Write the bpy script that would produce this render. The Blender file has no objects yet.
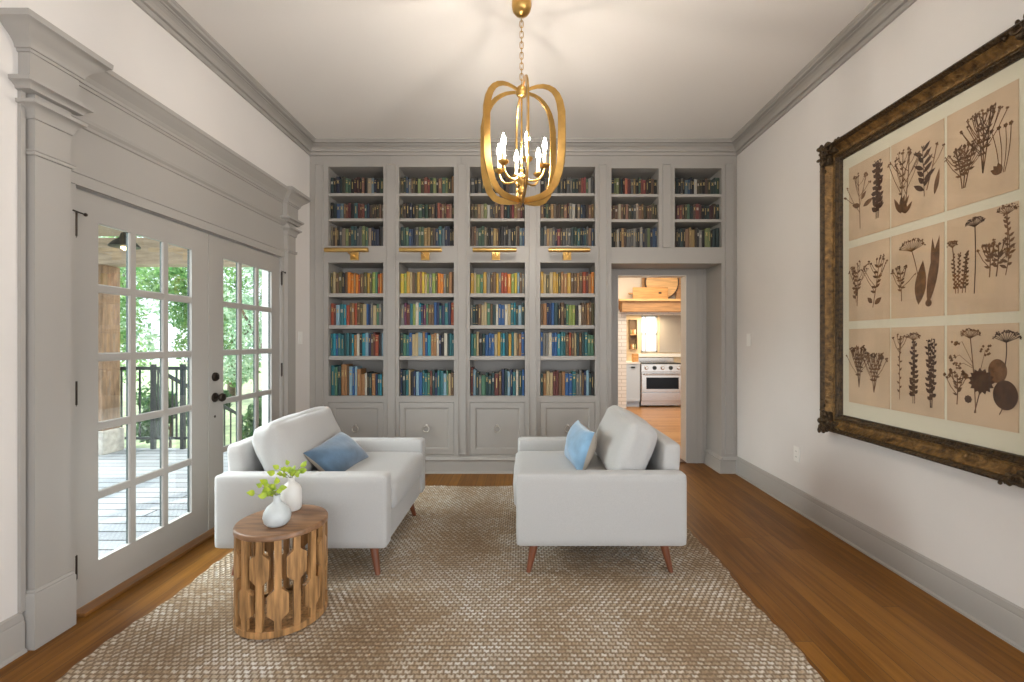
import bpy, bmesh, math, random
import numpy as np
from mathutils import Vector, Matrix

C = bpy.context.scene.collection
S = bpy.context.scene
PI = math.pi

# ------------------------------------------------------------------ camera, sky, lights, exposure
CAMZ = 1.285
cam_d = bpy.data.cameras.new('camera')
cam = bpy.data.objects.new('camera', cam_d); C.objects.link(cam)
cam.location = (0, 0, CAMZ); cam.rotation_euler = (PI/2, 0, 0)
cam_d.sensor_width = 36; cam_d.lens = 16; cam_d.shift_x = -10.3/1024; cam_d.shift_y = 0.0005
cam_d.clip_start = 0.05; cam_d.clip_end = 200
S.camera = cam
S.view_settings.view_transform = 'Standard'
S.view_settings.look = 'None'
S.view_settings.gamma = 1
S.view_settings.use_curve_mapping = False
S.view_settings.exposure = 0.27

world = bpy.data.worlds.new('sky'); S.world = world
world.use_nodes = True
wn = world.node_tree.nodes; wl = world.node_tree.links
tc = wn.new('ShaderNodeTexCoord'); sx = wn.new('ShaderNodeSeparateXYZ')
rp = wn.new('ShaderNodeValToRGB')
rp.color_ramp.elements[0].position = 0.0; rp.color_ramp.elements[0].color = (0.90, 0.95, 1.0, 1)
rp.color_ramp.elements[1].position = 0.6; rp.color_ramp.elements[1].color = (0.55, 0.75, 1.0, 1)
wl.new(tc.outputs['Generated'], sx.inputs[0]); wl.new(sx.outputs['Z'], rp.inputs[0])
wl.new(rp.outputs[0], wn['Background'].inputs[0])
wn['Background'].inputs[1].default_value = 1.8

def light(name, kind, loc, aim, energy, color=(1, 1, 1), sx_=1, sy_=1):
    d = bpy.data.lights.new(name, kind); d.energy = energy; d.color = color
    if kind == 'AREA':
        d.shape = 'RECTANGLE'; d.size = sx_; d.size_y = sy_
    o = bpy.data.objects.new(name, d); C.objects.link(o); o.location = loc
    o.rotation_euler = (Vector(aim)-Vector(loc)).to_track_quat('-Z', 'Y').to_euler()
    return o
sun = light('sun', 'SUN', (0, 0, 20), (-3, -6, 8), 5.0, (1.0, 0.95, 0.87)); sun.data.angle = 0.02
# broad bright haze of the open sky on the garden side, reaching in through the french doors
haze = light('sky_haze', 'SUN', (-20, 0, 14), (0, 1.6, 0), 16.0, (0.95, 0.98, 1.0)); haze.data.angle = 1.1
# added fill lamp behind the photographer, shining through an opening made for it
light('rear_fill_light', 'AREA', (0.0, -2.62, 1.20), (0.0, 3.0, 1.20), 42, (0.95, 0.975, 1.0), 3.4, 1.7)
# daylight of the side window in the right wall, beside the photographer
light('side_window_daylight', 'AREA', (2.27, -0.55, 1.30), (-1.0, 0.9, 0.90), 54, (0.96, 0.98, 1.0), 2.2, 2.0)
# kitchen ceiling lamp
light('kitchen_lamp_light', 'AREA', (2.1, 7.2, 2.72), (2.2, 7.4, 0), 52, (1.0, 0.86, 0.68), 1.2, 1.2)
light('range_hood_light', 'AREA', (2.5, 9.15, 1.78), (2.45, 9.3, 0.5), 14, (1.0, 0.78, 0.50), 0.6, 0.2)

# ------------------------------------------------------------------ helpers
WO = {}
def root_loc(p):
    while p is not None:
        if p.name in WO: return WO[p.name]
        p = p.parent
    return None

def obj(name, bm, mat, parent=None, smooth=False):
    me = bpy.data.meshes.new(name)
    if isinstance(bm, bmesh.types.BMesh):
        off = root_loc(parent)
        if off is not None:
            for v in bm.verts: v.co -= off
        bmesh.ops.recalc_face_normals(bm, faces=bm.faces[:])
        bm.to_mesh(me); bm.free()
    else:
        me = bm
    for m in (mat if isinstance(mat, (list, tuple)) else [mat]): me.materials.append(m)
    if smooth:
        me.polygons.foreach_set('use_smooth', [True]*len(me.polygons))
        if smooth != 'all':
            try: me.set_sharp_from_angle(angle=math.radians(40))
            except Exception: pass
    o = bpy.data.objects.new(name, me); C.objects.link(o)
    if parent is not None: o.parent = parent
    return o

def thing(name, label, cat, loc=(0, 0, 0), rotz=0, group=None, world=True):
    o = bpy.data.objects.new(name, None); C.objects.link(o)
    o.empty_display_size = 0.1
    o.location = loc; o.rotation_euler = (0, 0, rotz)
    o['label'] = label; o['category'] = cat
    if group: o['group'] = group
    if world: WO[o.name] = Vector(loc)
    return o

def tag(o, label, cat, group=None, kind=None):
    o['label'] = label; o['category'] = cat
    if group: o['group'] = group
    if kind: o['kind'] = kind
    return o

def struct(name, bm, mat, label=None, parent=None, smooth=False, cat=None):
    o = obj(name, bm, mat, parent, smooth)
    if parent is None:
        o['kind'] = 'structure'
        o['label'] = label; o['category'] = cat or 'trim'
    return o

def copy_tree(o, parent=None):
    c = o.copy(); C.objects.link(c)
    if parent is not None: c.parent = parent
    for ch in list(o.children): copy_tree(ch, c)
    return c

def B(): return bmesh.new()

def box(bm, x0, x1, y0, y1, z0, z1, mi=0, bev=0):
    vs = [bm.verts.new((x, y, z)) for z in (z0, z1) for y in (y0, y1) for x in (x0, x1)]
    fs = []
    for q in ((0, 2, 3, 1), (4, 5, 7, 6), (0, 1, 5, 4), (2, 6, 7, 3), (0, 4, 6, 2), (1, 3, 7, 5)):
        f = bm.faces.new([vs[i] for i in q]); f.material_index = mi; fs.append(f)
    if bev:
        es = list({e for f in fs for e in f.edges})
        bmesh.ops.bevel(bm, geom=es, offset=bev, segments=2, profile=0.6, affect='EDGES')
    return fs

def loft(bm, rings, closed=True, caps=True, mi=0):
    R = [[bm.verts.new(p) for p in r] for r in rings]
    n = len(R[0])
    for a, b in zip(R, R[1:]):
        for i in range(n if closed else n-1):
            j = (i+1) % n
            try: f = bm.faces.new((a[i], a[j], b[j], b[i])); f.material_index = mi
            except ValueError: pass
    if caps:
        for r in (R[0], R[-1]):
            try: f = bm.faces.new(r); f.material_index = mi
            except ValueError: pass

def lathe(bm, prof, c=(0, 0, 0), n=24, mi=0, caps=True):
    rings = [[(c[0]+max(r, 1e-5)*math.cos(2*PI*i/n), c[1]+max(r, 1e-5)*math.sin(2*PI*i/n), c[2]+z) for i in range(n)] for r, z in prof]
    loft(bm, rings, True, caps, mi)

def tube(bm, pts, r, n=8, mi=0, closed=False):
    pts = [Vector(p) for p in pts]
    rs = r if isinstance(r, (list, tuple)) else [r]*len(pts)
    rings = []
    N = len(pts); up = None
    for i, p in enumerate(pts):
        if closed: t = pts[(i+1) % N]-pts[i-1]
        else: t = pts[min(i+1, N-1)]-pts[max(i-1, 0)]
        t.normalize()
        if up is None:
            up = Vector((0, 0, 1)) if abs(t.z) < 0.9 else Vector((1, 0, 0))
        a = t.cross(up).normalized(); b = a.cross(t).normalized(); up = b
        rings.append([p+(a*math.cos(2*PI*k/n)+b*math.sin(2*PI*k/n))*rs[i] for k in range(n)])
    if closed: rings.append(rings[0])
    loft(bm, rings, True, not closed, mi)
    if closed: bmesh.ops.remove_doubles(bm, verts=bm.verts[:], dist=1e-6)

def strip(bm, pts, sides, w, t, mi=0, closed=False):
    """flat band: width w along the side vectors, thickness t"""
    pts = [Vector(p) for p in pts]; rings = []
    N = len(pts)
    for i, p in enumerate(pts):
        tg = (pts[(i+1) % N]-pts[i-1]) if closed else pts[min(i+1, N-1)]-pts[max(i-1, 0)]
        s = Vector(sides[i] if isinstance(sides, list) else sides).normalized()
        nn = tg.cross(s).normalized()
        rings.append([p+s*w/2+nn*t/2, p-s*w/2+nn*t/2, p-s*w/2-nn*t/2, p+s*w/2-nn*t/2])
    if closed: rings.append(rings[0])
    loft(bm, rings, True, not closed, mi)
    if closed: bmesh.ops.remove_doubles(bm, verts=bm.verts[:], dist=1e-6)

def soft_box(bm, c, h, r, puff=(0, 0, 0), n=10, pinch=0, rot=None, mi=0, wob=0, seed=0):
    """rounded box: half sizes h, corner radius r, faces bulged by puff; pinch pulls the thickness in at corners"""
    rnd = random.Random(seed)
    ph = [rnd.uniform(0, 6) for _ in range(6)]
    tmp = bmesh.new()
    bmesh.ops.create_cube(tmp, size=2)
    bmesh.ops.subdivide_edges(tmp, edges=tmp.edges[:], cuts=n, use_grid_fill=True)
    hv = Vector(h); mp = {}
    for v in tmp.verts:
        u = v.co.copy()
        # denser towards the edges
        s = Vector([math.sin(k*PI/2) for k in u])
        p = Vector((s.x*hv.x, s.y*hv.y, s.z*hv.z))
        q = Vector([max(-(hv[k]-r), min(hv[k]-r, p[k])) for k in range(3)])
        d = p-q
        if d.length > 1e-9:
            p = q+d.normalized()*r
        f = Vector((1-s.x**2, 1-s.y**2, 1-s.z**2))
        p.x += puff[0]*s.x*f.y*f.z; p.y += puff[1]*s.y*f.x*f.z; p.z += puff[2]*s.z*f.x*f.y
        if wob:
            p += Vector((math.sin(7*s.y+5*s.z+ph[0]), math.sin(6*s.x+4*s.z+ph[1]), math.sin(6*s.x+5*s.y+ph[2])))*wob
        mp[v] = p
    M = rot if rot is not None else Matrix.Identity(3)
    cv = Vector(c)
    nv = {v: bm.verts.new(M @ mp[v]+cv) for v in tmp.verts}
    for f in tmp.faces:
        g = bm.faces.new([nv[v] for v in f.verts]); g.material_index = mi
    tmp.free()

def pillow_bm(bm, w, h, t, rot, c, n=18, split=None, seed=0):
    """knife-edge cushion: w along local x, h along local y, thickness t along local z; front mat 0, back mat 1"""
    rnd = random.Random(seed); ph = rnd.uniform(0, 6)
    M = rot; cv = Vector(c)
    def P(i, j, sgn):
        a = -1+2*i/n; b = -1+2*j/n
        sa = math.sin(a*PI/2); sb = math.sin(b*PI/2)
        th = t/2*((1-sa*sa)*(1-sb*sb))**0.42
        px = w/2*sa*(1-0.07*(1-sb*sb)); py = h/2*sb*(1-0.09*(1-sa*sa))
        z = sgn*th+0.006*math.sin(3*sa+4*sb+ph)*(1-sa*sa)
        return M @ Vector((px, py, z))+cv
    for sgn, mi in ((1, 0), (-1, 1)):
        V = [[bm.verts.new(P(i, j, sgn)) for j in range(n+1)] for i in range(n+1)]
        for i in range(n):
            for j in range(n):
                f = bm.faces.new((V[i][j], V[i+1][j], V[i+1][j+1], V[i][j+1])); f.material_index = mi
    bmesh.ops.remove_doubles(bm, verts=bm.verts[:], dist=1e-5)

def loft_rect(bm, x_wall, x_front, y0, y1, prof, side=1):
    """moulded block on a side wall: prof = [(z, projection)]; projects from the front face and both ends"""
    rings = []
    for z, p in prof:
        xf = x_front+side*p
        rings.append([(x_wall, y0-p, z), (xf, y0-p, z), (xf, y1+p, z), (x_wall, y1+p, z)])
    loft(bm, rings)

# ------------------------------------------------------------------ materials
def nodes_of(m):
    m.use_nodes = True
    return m.node_tree.nodes, m.node_tree.links, m.node_tree.nodes['Principled BSDF']

MATS = {}
def mat(name, col, rough=0.5, metal=0.0, noise=0, nscale=8, bump=0, bscale=60, emit=None, spec=None, trans=0, sheen=0, stretch=None, col2=None, detail=4):
    if name in MATS: return MATS[name]
    m = bpy.data.materials.new(name); N, L, b = nodes_of(m)
    b.inputs['Base Color'].default_value = (*col, 1)
    b.inputs['Roughness'].default_value = rough
    b.inputs['Metallic'].default_value = metal
    if spec is not None: b.inputs['Specular IOR Level'].default_value = spec
    if sheen: b.inputs['Sheen Weight'].default_value = sheen
    if trans: b.inputs['Transmission Weight'].default_value = trans
    if emit:
        b.inputs['Emission Color'].default_value = (*emit[0], 1); b.inputs['Emission Strength'].default_value = emit[1]
    co = None
    if noise or bump:
        t = N.new('ShaderNodeTexCoord'); co = t.outputs['Object']
        if stretch:
            mp = N.new('ShaderNodeMapping'); mp.inputs['Scale'].default_value = stretch
            L.new(co, mp.inputs[0]); co = mp.outputs[0]
    if noise:
        nz = N.new('ShaderNodeTexNoise'); nz.inputs['Scale'].default_value = nscale; nz.inputs['Detail'].default_value = detail
        L.new(co, nz.inputs['Vector'])
        rmp = N.new('ShaderNodeValToRGB')
        c2 = col2 or tuple(c*(1-noise) for c in col)
        rmp.color_ramp.elements[0].position = 0.3; rmp.color_ramp.elements[0].color = (*c2, 1)
        rmp.color_ramp.elements[1].position = 0.7; rmp.color_ramp.elements[1].color = (*[min(1, c*(1+noise*0.4)) for c in col], 1)
        L.new(nz.outputs[0], rmp.inputs[0]); L.new(rmp.outputs[0], b.inputs['Base Color'])
    if bump:
        nb = N.new('ShaderNodeTexNoise'); nb.inputs['Scale'].default_value = bscale; nb.inputs['Detail'].default_value = 3
        L.new(co, nb.inputs['Vector'])
        bp = N.new('ShaderNodeBump'); bp.inputs['Strength'].default_value = bump; bp.inputs['Distance'].default_value = 0.01
        L.new(nb.outputs[0], bp.inputs['Height']); L.new(bp.outputs[0], b.inputs['Normal'])
    MATS[name] = m
    return m

def plank_mat(name, cols, width, length, along='Y', rough=0.35, gap=0.002, gapcol=(0.05, 0.03, 0.015), grain=0.35, bumpy=0.15):
    m = bpy.data.materials.new(name); N, L, b = nodes_of(m)
    t = N.new('ShaderNodeTexCoord'); mp = N.new('ShaderNodeMapping')
    if along == 'Y': mp.inputs['Rotation'].default_value = (0, 0, PI/2)
    L.new(t.outputs['Object'], mp.inputs[0])
    # every row of boards starts at its own random place
    sp = N.new('ShaderNodeSeparateXYZ'); L.new(mp.outputs[0], sp.inputs[0])
    dv = N.new('ShaderNodeMath'); dv.operation = 'DIVIDE'; dv.inputs[1].default_value = width; L.new(sp.outputs['Y'], dv.inputs[0])
    fl = N.new('ShaderNodeMath'); fl.operation = 'FLOOR'; L.new(dv.outputs[0], fl.inputs[0])
    wn_ = N.new('ShaderNodeTexWhiteNoise'); wn_.noise_dimensions = '1D'; L.new(fl.outputs[0], wn_.inputs['W'])
    ma = N.new('ShaderNodeMath'); ma.operation = 'MULTIPLY_ADD'; ma.inputs[1].default_value = length*5; L.new(wn_.outputs['Value'], ma.inputs[0]); L.new(sp.outputs['X'], ma.inputs[2])
    cb = N.new('ShaderNodeCombineXYZ'); L.new(ma.outputs[0], cb.inputs['X']); L.new(sp.outputs['Y'], cb.inputs['Y'])
    br = N.new('ShaderNodeTexBrick')
    br.inputs['Scale'].default_value = 1; br.inputs['Brick Width'].default_value = length; br.inputs['Row Height'].default_value = width
    br.inputs['Mortar Size'].default_value = gap; br.inputs['Mortar Smooth'].default_value = 0.2
    br.inputs['Color1'].default_value = (0, 0, 0, 1); br.inputs['Color2'].default_value = (1, 1, 1, 1); br.inputs['Mortar'].default_value = (0.5, 0.5, 0.5, 1)
    br.offset = 0.0
    L.new(cb.outputs[0], br.inputs['Vector'])
    mp2 = N.new('ShaderNodeMapping'); mp2.inputs['Scale'].default_value = (1.6, 26, 1)
    L.new(mp.outputs[0], mp2.inputs[0])
    # shift the grain board by board
    va = N.new('ShaderNodeVectorMath'); va.operation = 'MULTIPLY_ADD'; va.inputs[1].default_value = (7, 3, 0)
    L.new(br.outputs['Color'], va.inputs[0]); L.new(mp2.outputs[0], va.inputs[2])
    nz = N.new('ShaderNodeTexNoise'); nz.inputs['Scale'].default_value = 1.6; nz.inputs['Detail'].default_value = 6; nz.inputs['Distortion'].default_value = 0.6
    L.new(va.outputs[0], nz.inputs['Vector'])
    ad = N.new('ShaderNodeMath'); ad.operation = 'MULTIPLY_ADD'; ad.inputs[1].default_value = grain*1.6
    sc = N.new('ShaderNodeMath'); sc.operation = 'MULTIPLY'; sc.inputs[1].default_value = 1-grain
    L.new(br.outputs['Color'], sc.inputs[0]); L.new(nz.outputs[0], ad.inputs[0]); L.new(sc.outputs[0], ad.inputs[2])
    rmp = N.new('ShaderNodeValToRGB'); e = rmp.color_ramp.elements
    e[0].position = 0.15; e[0].color = (*cols[0], 1); e[1].position = 0.95; e[1].color = (*cols[-1], 1)
    for k, c in enumerate(cols[1:-1]):
        x = e.new(0.15+0.8*(k+1)/(len(cols)-1)); x.color = (*c, 1)
    L.new(ad.outputs[0], rmp.inputs[0])
    mx = N.new('ShaderNodeMix'); mx.data_type = 'RGBA'; mx.inputs['B'].default_value = (*gapcol, 1)
    L.new(br.outputs['Fac'], mx.inputs['Factor']); L.new(rmp.outputs[0], mx.inputs['A']); L.new(mx.outputs['Result'], b.inputs['Base Color'])
    b.inputs['Roughness'].default_value = rough; b.inputs['Specular IOR Level'].default_value = 0.22
    bp = N.new('ShaderNodeBump'); bp.inputs['Strength'].default_value = bumpy; bp.inputs['Distance'].default_value = 0.004; bp.invert = True
    L.new(br.outputs['Fac'], bp.inputs['Height']); L.new(bp.outputs[0], b.inputs['Normal'])
    return m

M_wall = mat('wall_paint', (0.70, 0.665, 0.63), 0.7, noise=0.02, nscale=3)
M_ceil = mat('ceiling_paint', (0.735, 0.70, 0.66), 0.8)
M_trim = mat('greige_paint', (0.355, 0.333, 0.304), 0.42)
M_case = M_trim
M_floor = plank_mat('oak_floor', [(0.085, 0.030, 0.003), (0.165, 0.063, 0.007), (0.255, 0.108, 0.016)], 0.083, 1.4, 'Y', 0.42, gap=0.0012, grain=0.62)
M_kfloor = plank_mat('honey_floor', [(0.28, 0.12, 0.03), (0.42, 0.20, 0.06), (0.5, 0.26, 0.09)], 0.083, 1.2, 'X', 0.3)
M_deck = plank_mat('deck_boards', [(0.17, 0.175, 0.185), (0.22, 0.227, 0.235), (0.25, 0.257, 0.262)], 0.14, 3.0, 'X', 0.7, 0.009, (0.03, 0.032, 0.036))
M_fabric = mat('linen_upholstery', (0.46, 0.452, 0.436), 0.9, noise=0.08, nscale=300, bump=0.12, bscale=900, sheen=0.2)
M_leg = mat('walnut_leg', (0.20, 0.065, 0.028), 0.35, noise=0.3, nscale=6, stretch=(8, 8, 1))
M_bluev = mat('blue_velvet', (0.085, 0.155, 0.24), 0.75, noise=0.35, nscale=9, sheen=0.6, bump=0.15, bscale=25)
M_bluel = mat('light_blue_velvet', (0.20, 0.36, 0.52), 0.75, noise=0.3, nscale=9, sheen=0.6, bump=0.15, bscale=25)
M_taupe = mat('taupe_linen', (0.36, 0.31, 0.25), 0.9, bump=0.1, bscale=500)
M_brass = mat('aged_brass', (0.62, 0.38, 0.12), 0.30, 1.0, noise=0.25, nscale=12)
M_brassb = mat('bright_brass', (0.72, 0.46, 0.16), 0.28, 1.0, noise=0.1, nscale=20)
M_bronze = mat('dark_bronze', (0.035, 0.026, 0.02), 0.4, 0.7)
M_nickel = mat('brushed_nickel', (0.55, 0.51, 0.46), 0.3, 1.0)
M_mango = mat('mango_wood', (0.46, 0.245, 0.095), 0.42, noise=0.62, nscale=6, stretch=(9, 9, 1.0), bump=0.08, bscale=30)
M_mangot = mat('mango_wood_top', (0.26, 0.135, 0.065), 0.38, noise=0.5, nscale=4, stretch=(1.5, 9, 4))
M_ceramic = mat('white_ceramic', (0.72, 0.71, 0.68), 0.35, bump=0.05, bscale=80)
M_ceramicg = mat('pale_grey_ceramic', (0.56, 0.60, 0.60), 0.35, noise=0.08, nscale=20, bump=0.05, bscale=80)
M_leaf = mat('fresh_leaf', (0.42, 0.50, 0.03), 0.5, noise=0.35, nscale=30, col2=(0.22, 0.36, 0.03))
M_stem = mat('green_stem', (0.20, 0.22, 0.06), 0.6)
M_page = mat('book_pages', (0.66, 0.58, 0.44), 0.8)
M_gilt = mat('gilt_lettering', (0.42, 0.31, 0.13), 0.4, 0.3)
M_paperl = mat('spine_label', (0.36, 0.33, 0.27), 0.7)
M_plastic = mat('white_plastic', (0.80, 0.78, 0.74), 0.4)
M_steel = mat('stainless_steel', (0.52, 0.47, 0.42), 0.25, 1.0, noise=0.1, nscale=4, stretch=(1, 1, 20))
M_black = mat('black_glass', (0.006, 0.006, 0.007), 0.2, spec=0.15)
M_blackm = mat('black_metal', (0.014, 0.018, 0.018), 0.45)
M_oldwood = mat('weathered_timber', (0.23, 0.135, 0.075), 0.8, noise=0.4, nscale=6, stretch=(6, 6, 1))
M_porch = mat('porch_timber', (0.44, 0.34, 0.25), 0.8, noise=0.3, nscale=6, stretch=(1, 6, 6))
M_board = mat('maple_board', (0.62, 0.31, 0.09), 0.45, noise=0.3, nscale=4, stretch=(1, 8, 8))
M_board2 = mat('pale_maple_board', (0.70, 0.42, 0.17), 0.45, noise=0.25, nscale=4, stretch=(1, 8, 8))
M_mantel = mat('oak_mantel', (0.46, 0.25, 0.10), 0.5, noise=0.3, nscale=4, stretch=(1, 8, 8))
M_kwall = mat('cream_kitchen_paint', (0.78, 0.70, 0.58), 0.7)
M_cab = mat('pale_blue_cabinet_paint', (0.55, 0.61, 0.66), 0.45)
M_bark = mat('bark', (0.12, 0.08, 0.05), 0.9, noise=0.4, nscale=12)
M_grass = mat('lawn', (0.24, 0.28, 0.14), 0.9, noise=0.5, nscale=4)
M_siding = mat('pale_siding', (0.62, 0.68, 0.74), 0.6)
M_stone = mat('post_base_stone', (0.42, 0.38, 0.33), 0.9, noise=0.3, nscale=14)

def glass_mat(name, tint=(0.97, 1, 0.99), refl=0.06, rough=0.0, edge=0.35):
    m = bpy.data.materials.new(name); m.use_nodes = True; N = m.node_tree.nodes; L = m.node_tree.links
    N.remove(N['Principled BSDF'])
    tr = N.new('ShaderNodeBsdfTransparent'); tr.inputs[0].default_value = (*tint, 1)
    gl = N.new('ShaderNodeBsdfGlossy'); gl.inputs['Roughness'].default_value = rough
    mx = N.new('ShaderNodeMixShader'); lw = N.new('ShaderNodeLayerWeight'); lw.inputs['Blend'].default_value = 0.25
    mm = N.new('ShaderNodeMath'); mm.operation = 'MULTIPLY_ADD'; mm.inputs[1].default_value = edge; mm.inputs[2].default_value = refl
    L.new(lw.outputs['Facing'], mm.inputs[0]); L.new(mm.outputs[0], mx.inputs[0])
    L.new(tr.outputs[0], mx.inputs[1]); L.new(gl.outputs[0], mx.inputs[2])
    L.new(mx.outputs[0], N['Material Output'].inputs[0])
    return m
M_glass = glass_mat('window_glass', refl=0.02)
M_pglass = glass_mat('picture_glass', (1, 1, 1), 0.01, 0.02, 0.12)

def foliage_mat(name, c1, c2):
    m = bpy.data.materials.new(name); N, L, b = nodes_of(m)
    g = N.new('ShaderNodeNewGeometry'); r = N.new('ShaderNodeValToRGB')
    r.color_ramp.elements[0].color = (*c1, 1); r.color_ramp.elements[1].color = (*c2, 1)
    L.new(g.outputs['Random Per Island'], r.inputs[0]); L.new(r.outputs[0], b.inputs['Base Color'])
    b.inputs['Roughness'].default_value = 0.5
    tl = N.new('ShaderNodeBsdfTranslucent'); L.new(r.outputs[0], tl.inputs[0])
    ad = N.new('ShaderNodeMixShader'); ad.inputs[0].default_value = 0.5
    L.new(b.outputs[0], ad.inputs[1]); L.new(tl.outputs[0], ad.inputs[2])
    L.new(ad.outputs[0], N['Material Output'].inputs[0])
    return m
M_fol = [foliage_mat('tree_leaves', (0.07, 0.20, 0.06), (0.28, 0.42, 0.15)),
         foliage_mat('pale_tree_leaves', (0.20, 0.34, 0.20), (0.50, 0.60, 0.44)),
         foliage_mat('shrub_leaves', (0.02, 0.07, 0.025), (0.10, 0.18, 0.06))]

# ------------------------------------------------------------------ room shell
XL, XR, YB, YF, H = -2.08, 2.10, 4.45, -2.5, 3.225
YK = 4.83                                  # plane of the kitchen doorway
D0, D1, DT = 2.117, 3.926, 2.010           # french door opening
bm = B(); box(bm, XL-0.19, XR+0.1, YF-0.1, YK+0.12, -0.12, 0)
struct('floor', bm, M_floor, 'honey brown oak plank floor of the sitting room', cat='floor')
bm = B(); box(bm, XL-0.2, XR+0.2, YF-0.12, YK+0.12, H, H+0.1)
struct('ceiling', bm, M_ceil, 'plain off white ceiling above the chandelier', cat='ceiling')
WT = 0.17
bm = B()
box(bm, XL-WT, XL, YF-0.1, D0-0.006, 0, H); box(bm, XL-WT, XL, D1+0.006, YK+0.12, 0, H); box(bm, XL-WT, XL, D0-0.006, D1+0.006, DT+0.006, H)
struct('wall_left', bm, M_wall, 'off white left wall around the french doors', cat='wall')
bm = B(); box(bm, XR, XR+0.15, YF-0.1, -1.70, 0, H); box(bm, XR, XR+0.15, 0.60, YK+0.12, 0, H); box(bm, XR, XR+0.15, -1.70, 0.60, 0, 0.40); box(bm, XR, XR+0.15, -1.70, 0.60, 2.50, H)
struct('wall_right', bm, M_wall, 'off white right wall with the framed botanicals', cat='wall')
KX0, KX1, KZ = 1.01, 1.732, 1.985          # kitchen doorway
bm = B()
box(bm, XL, KX0, YK, YK+0.12, 0, H); box(bm, KX1, XR, YK, YK+0.12, 0, H); box(bm, KX0, KX1, YK, YK+0.12, KZ, H)
struct('wall_back', bm, M_wall, 'wall behind the bookcase with the kitchen doorway cut through', cat='wall')
bm = B()
W0, W1, WZ0, WZ1 = -1.72, 1.72, 0.35, 2.06  # opening made up to let the rear fill lamp in
box(bm, XL, W0, YF-0.1, YF, 0, H); box(bm, W1, XR, YF-0.1, YF, 0, H)
box(bm, W0, W1, YF-0.1, YF, 0, WZ0); box(bm, W0, W1, YF-0.1, YF, WZ1, H)
struct('wall_front', bm, M_wall, 'wall behind the photographer with an added opening for the fill light', cat='wall')

# crown mouldings (profile: depth from wall, height)
crown = [(0.0, 3.100), (0.016, 3.100), (0.018, 3.122), (0.010, 3.125), (0.010, 3.131), (0.026, 3.134), (0.030, 3.146), (0.040, 3.158), (0.056, 3.168), (0.062, 3.170), (0.056, 3.174), (0.056, 3.178), (0.070, 3.180), (0.072, 3.186), (0.064, 3.190), (0.064, 3.194), (0.088, 3.197), (0.092, 3.210), (0.104, 3.216), (0.106, 3.225), (0, 3.225)]
def crown_side(f):
    bm = B()
    a = [f(d, 0)+(z,) for d, z in crown]; b = [f(d, 1)+(z,) for d, z in crown]
    loft(bm, [a, b])
    return bm
struct('trim_1', crown_side(lambda d, e: (XL+d, YF+d if e == 0 else YB-d)), M_trim, 'greige crown moulding along the left wall')
struct('trim_2', crown_side(lambda d, e: (XR-d, YF+d if e == 0 else YB-d)), M_trim, 'greige crown moulding along the right wall')
struct('trim_3', crown_side(lambda d, e: (XL+d if e == 0 else XR-d, YB-d)), M_trim, 'greige crown moulding across the top of the bookcase')

# baseboards
bprof = [(0, 0), (0.020, 0), (0.020, 0.125), (0.016, 0.130), (0.017, 0.140), (0.011, 0.150), (0.010, 0.160), (0.0, 0.166)]
def base_run(f):
    bm = B(); loft(bm, [[f(d, e)+(z,) for d, z in bprof] for e in (0, 1)]); return bm
def shoe(bm, f):
    loft(bm, [[f(d, e)+(z,) for d, z in ((0.02, 0), (0.031, 0), (0.030, 0.010), (0.02, 0.016))] for e in (0, 1)])
f = lambda d, e: (XR-d, YF if e == 0 else YB)
bm = base_run(f); shoe(bm, f)
struct('baseboard_right', bm, M_trim, 'greige baseboard under the framed botanicals', smooth=True, cat='baseboard')
bm = B()
for (a, b) in ((YF, 1.885), (4.09, YB)):
    f = lambda d, e: (XL+d, a if e == 0 else b)
    loft(bm, [[f(d, e)+(z,) for d, z in bprof] for e in (0, 1)]); shoe(bm, f)
struct('baseboard_left', bm, M_trim, 'greige baseboard of the left wall beside the door pilasters', smooth=True, cat='baseboard')

# ------------------------------------------------------------------ entrance surround of the french doors
def pilaster(n, y0, y1, label):
    bm = B()
    xf = -2.040
    loft_rect(bm, XL, xf, y0, y1, [(0, 0.012), (0.225, 0.012), (0.232, 0.008), (0.236, 0.009), (0.246, 0.004), (0.246, 0.0), (2.064, 0), (2.066, 0.008), (2.072, 0.010), (2.078, 0.008), (2.082, 0.013), (2.088, 0.013), (2.088, 0),
                                    (2.215, 0), (2.218, 0.006), (2.228, 0.008), (2.250, 0.013), (2.268, 0.030), (2.270, 0.038), (2.284, 0.040), (2.284, 0.0), (2.320, 0.0)])
    loft_rect(bm, XL, -2.030, y0-0.028, y1+0.026, [(2.320, 0), (2.324, 0.012), (2.334, 0.014), (2.346, 0.028), (2.350, 0.036), (2.366, 0.038), (2.368, 0.012), (2.374, 0.0),
                                    (2.478, 0), (2.480, 0.006), (2.490, 0.008), (2.492, 0.014), (2.502, 0.016), (2.512, 0.020), (2.530, 0.034), (2.552, 0.058), (2.572, 0.074), (2.576, 0.082), (2.600, 0.084)])
    # narrow back band against the wall, just outside the shaft
    ob = y0-0.030 if n == 4 else y1+0.012
    box(bm, XL, XL+0.014, ob, ob+0.018, 0.166, 2.32)
    return struct('trim_%d' % n, bm, M_trim, label, smooth=True)
pilaster(4, 1.905, 2.058, 'tall greige pilaster with moulded capital at the near side of the french doors')
pilaster(5, 3.962, 4.095, 'tall greige pilaster with moulded capital at the far side of the french doors')
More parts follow.
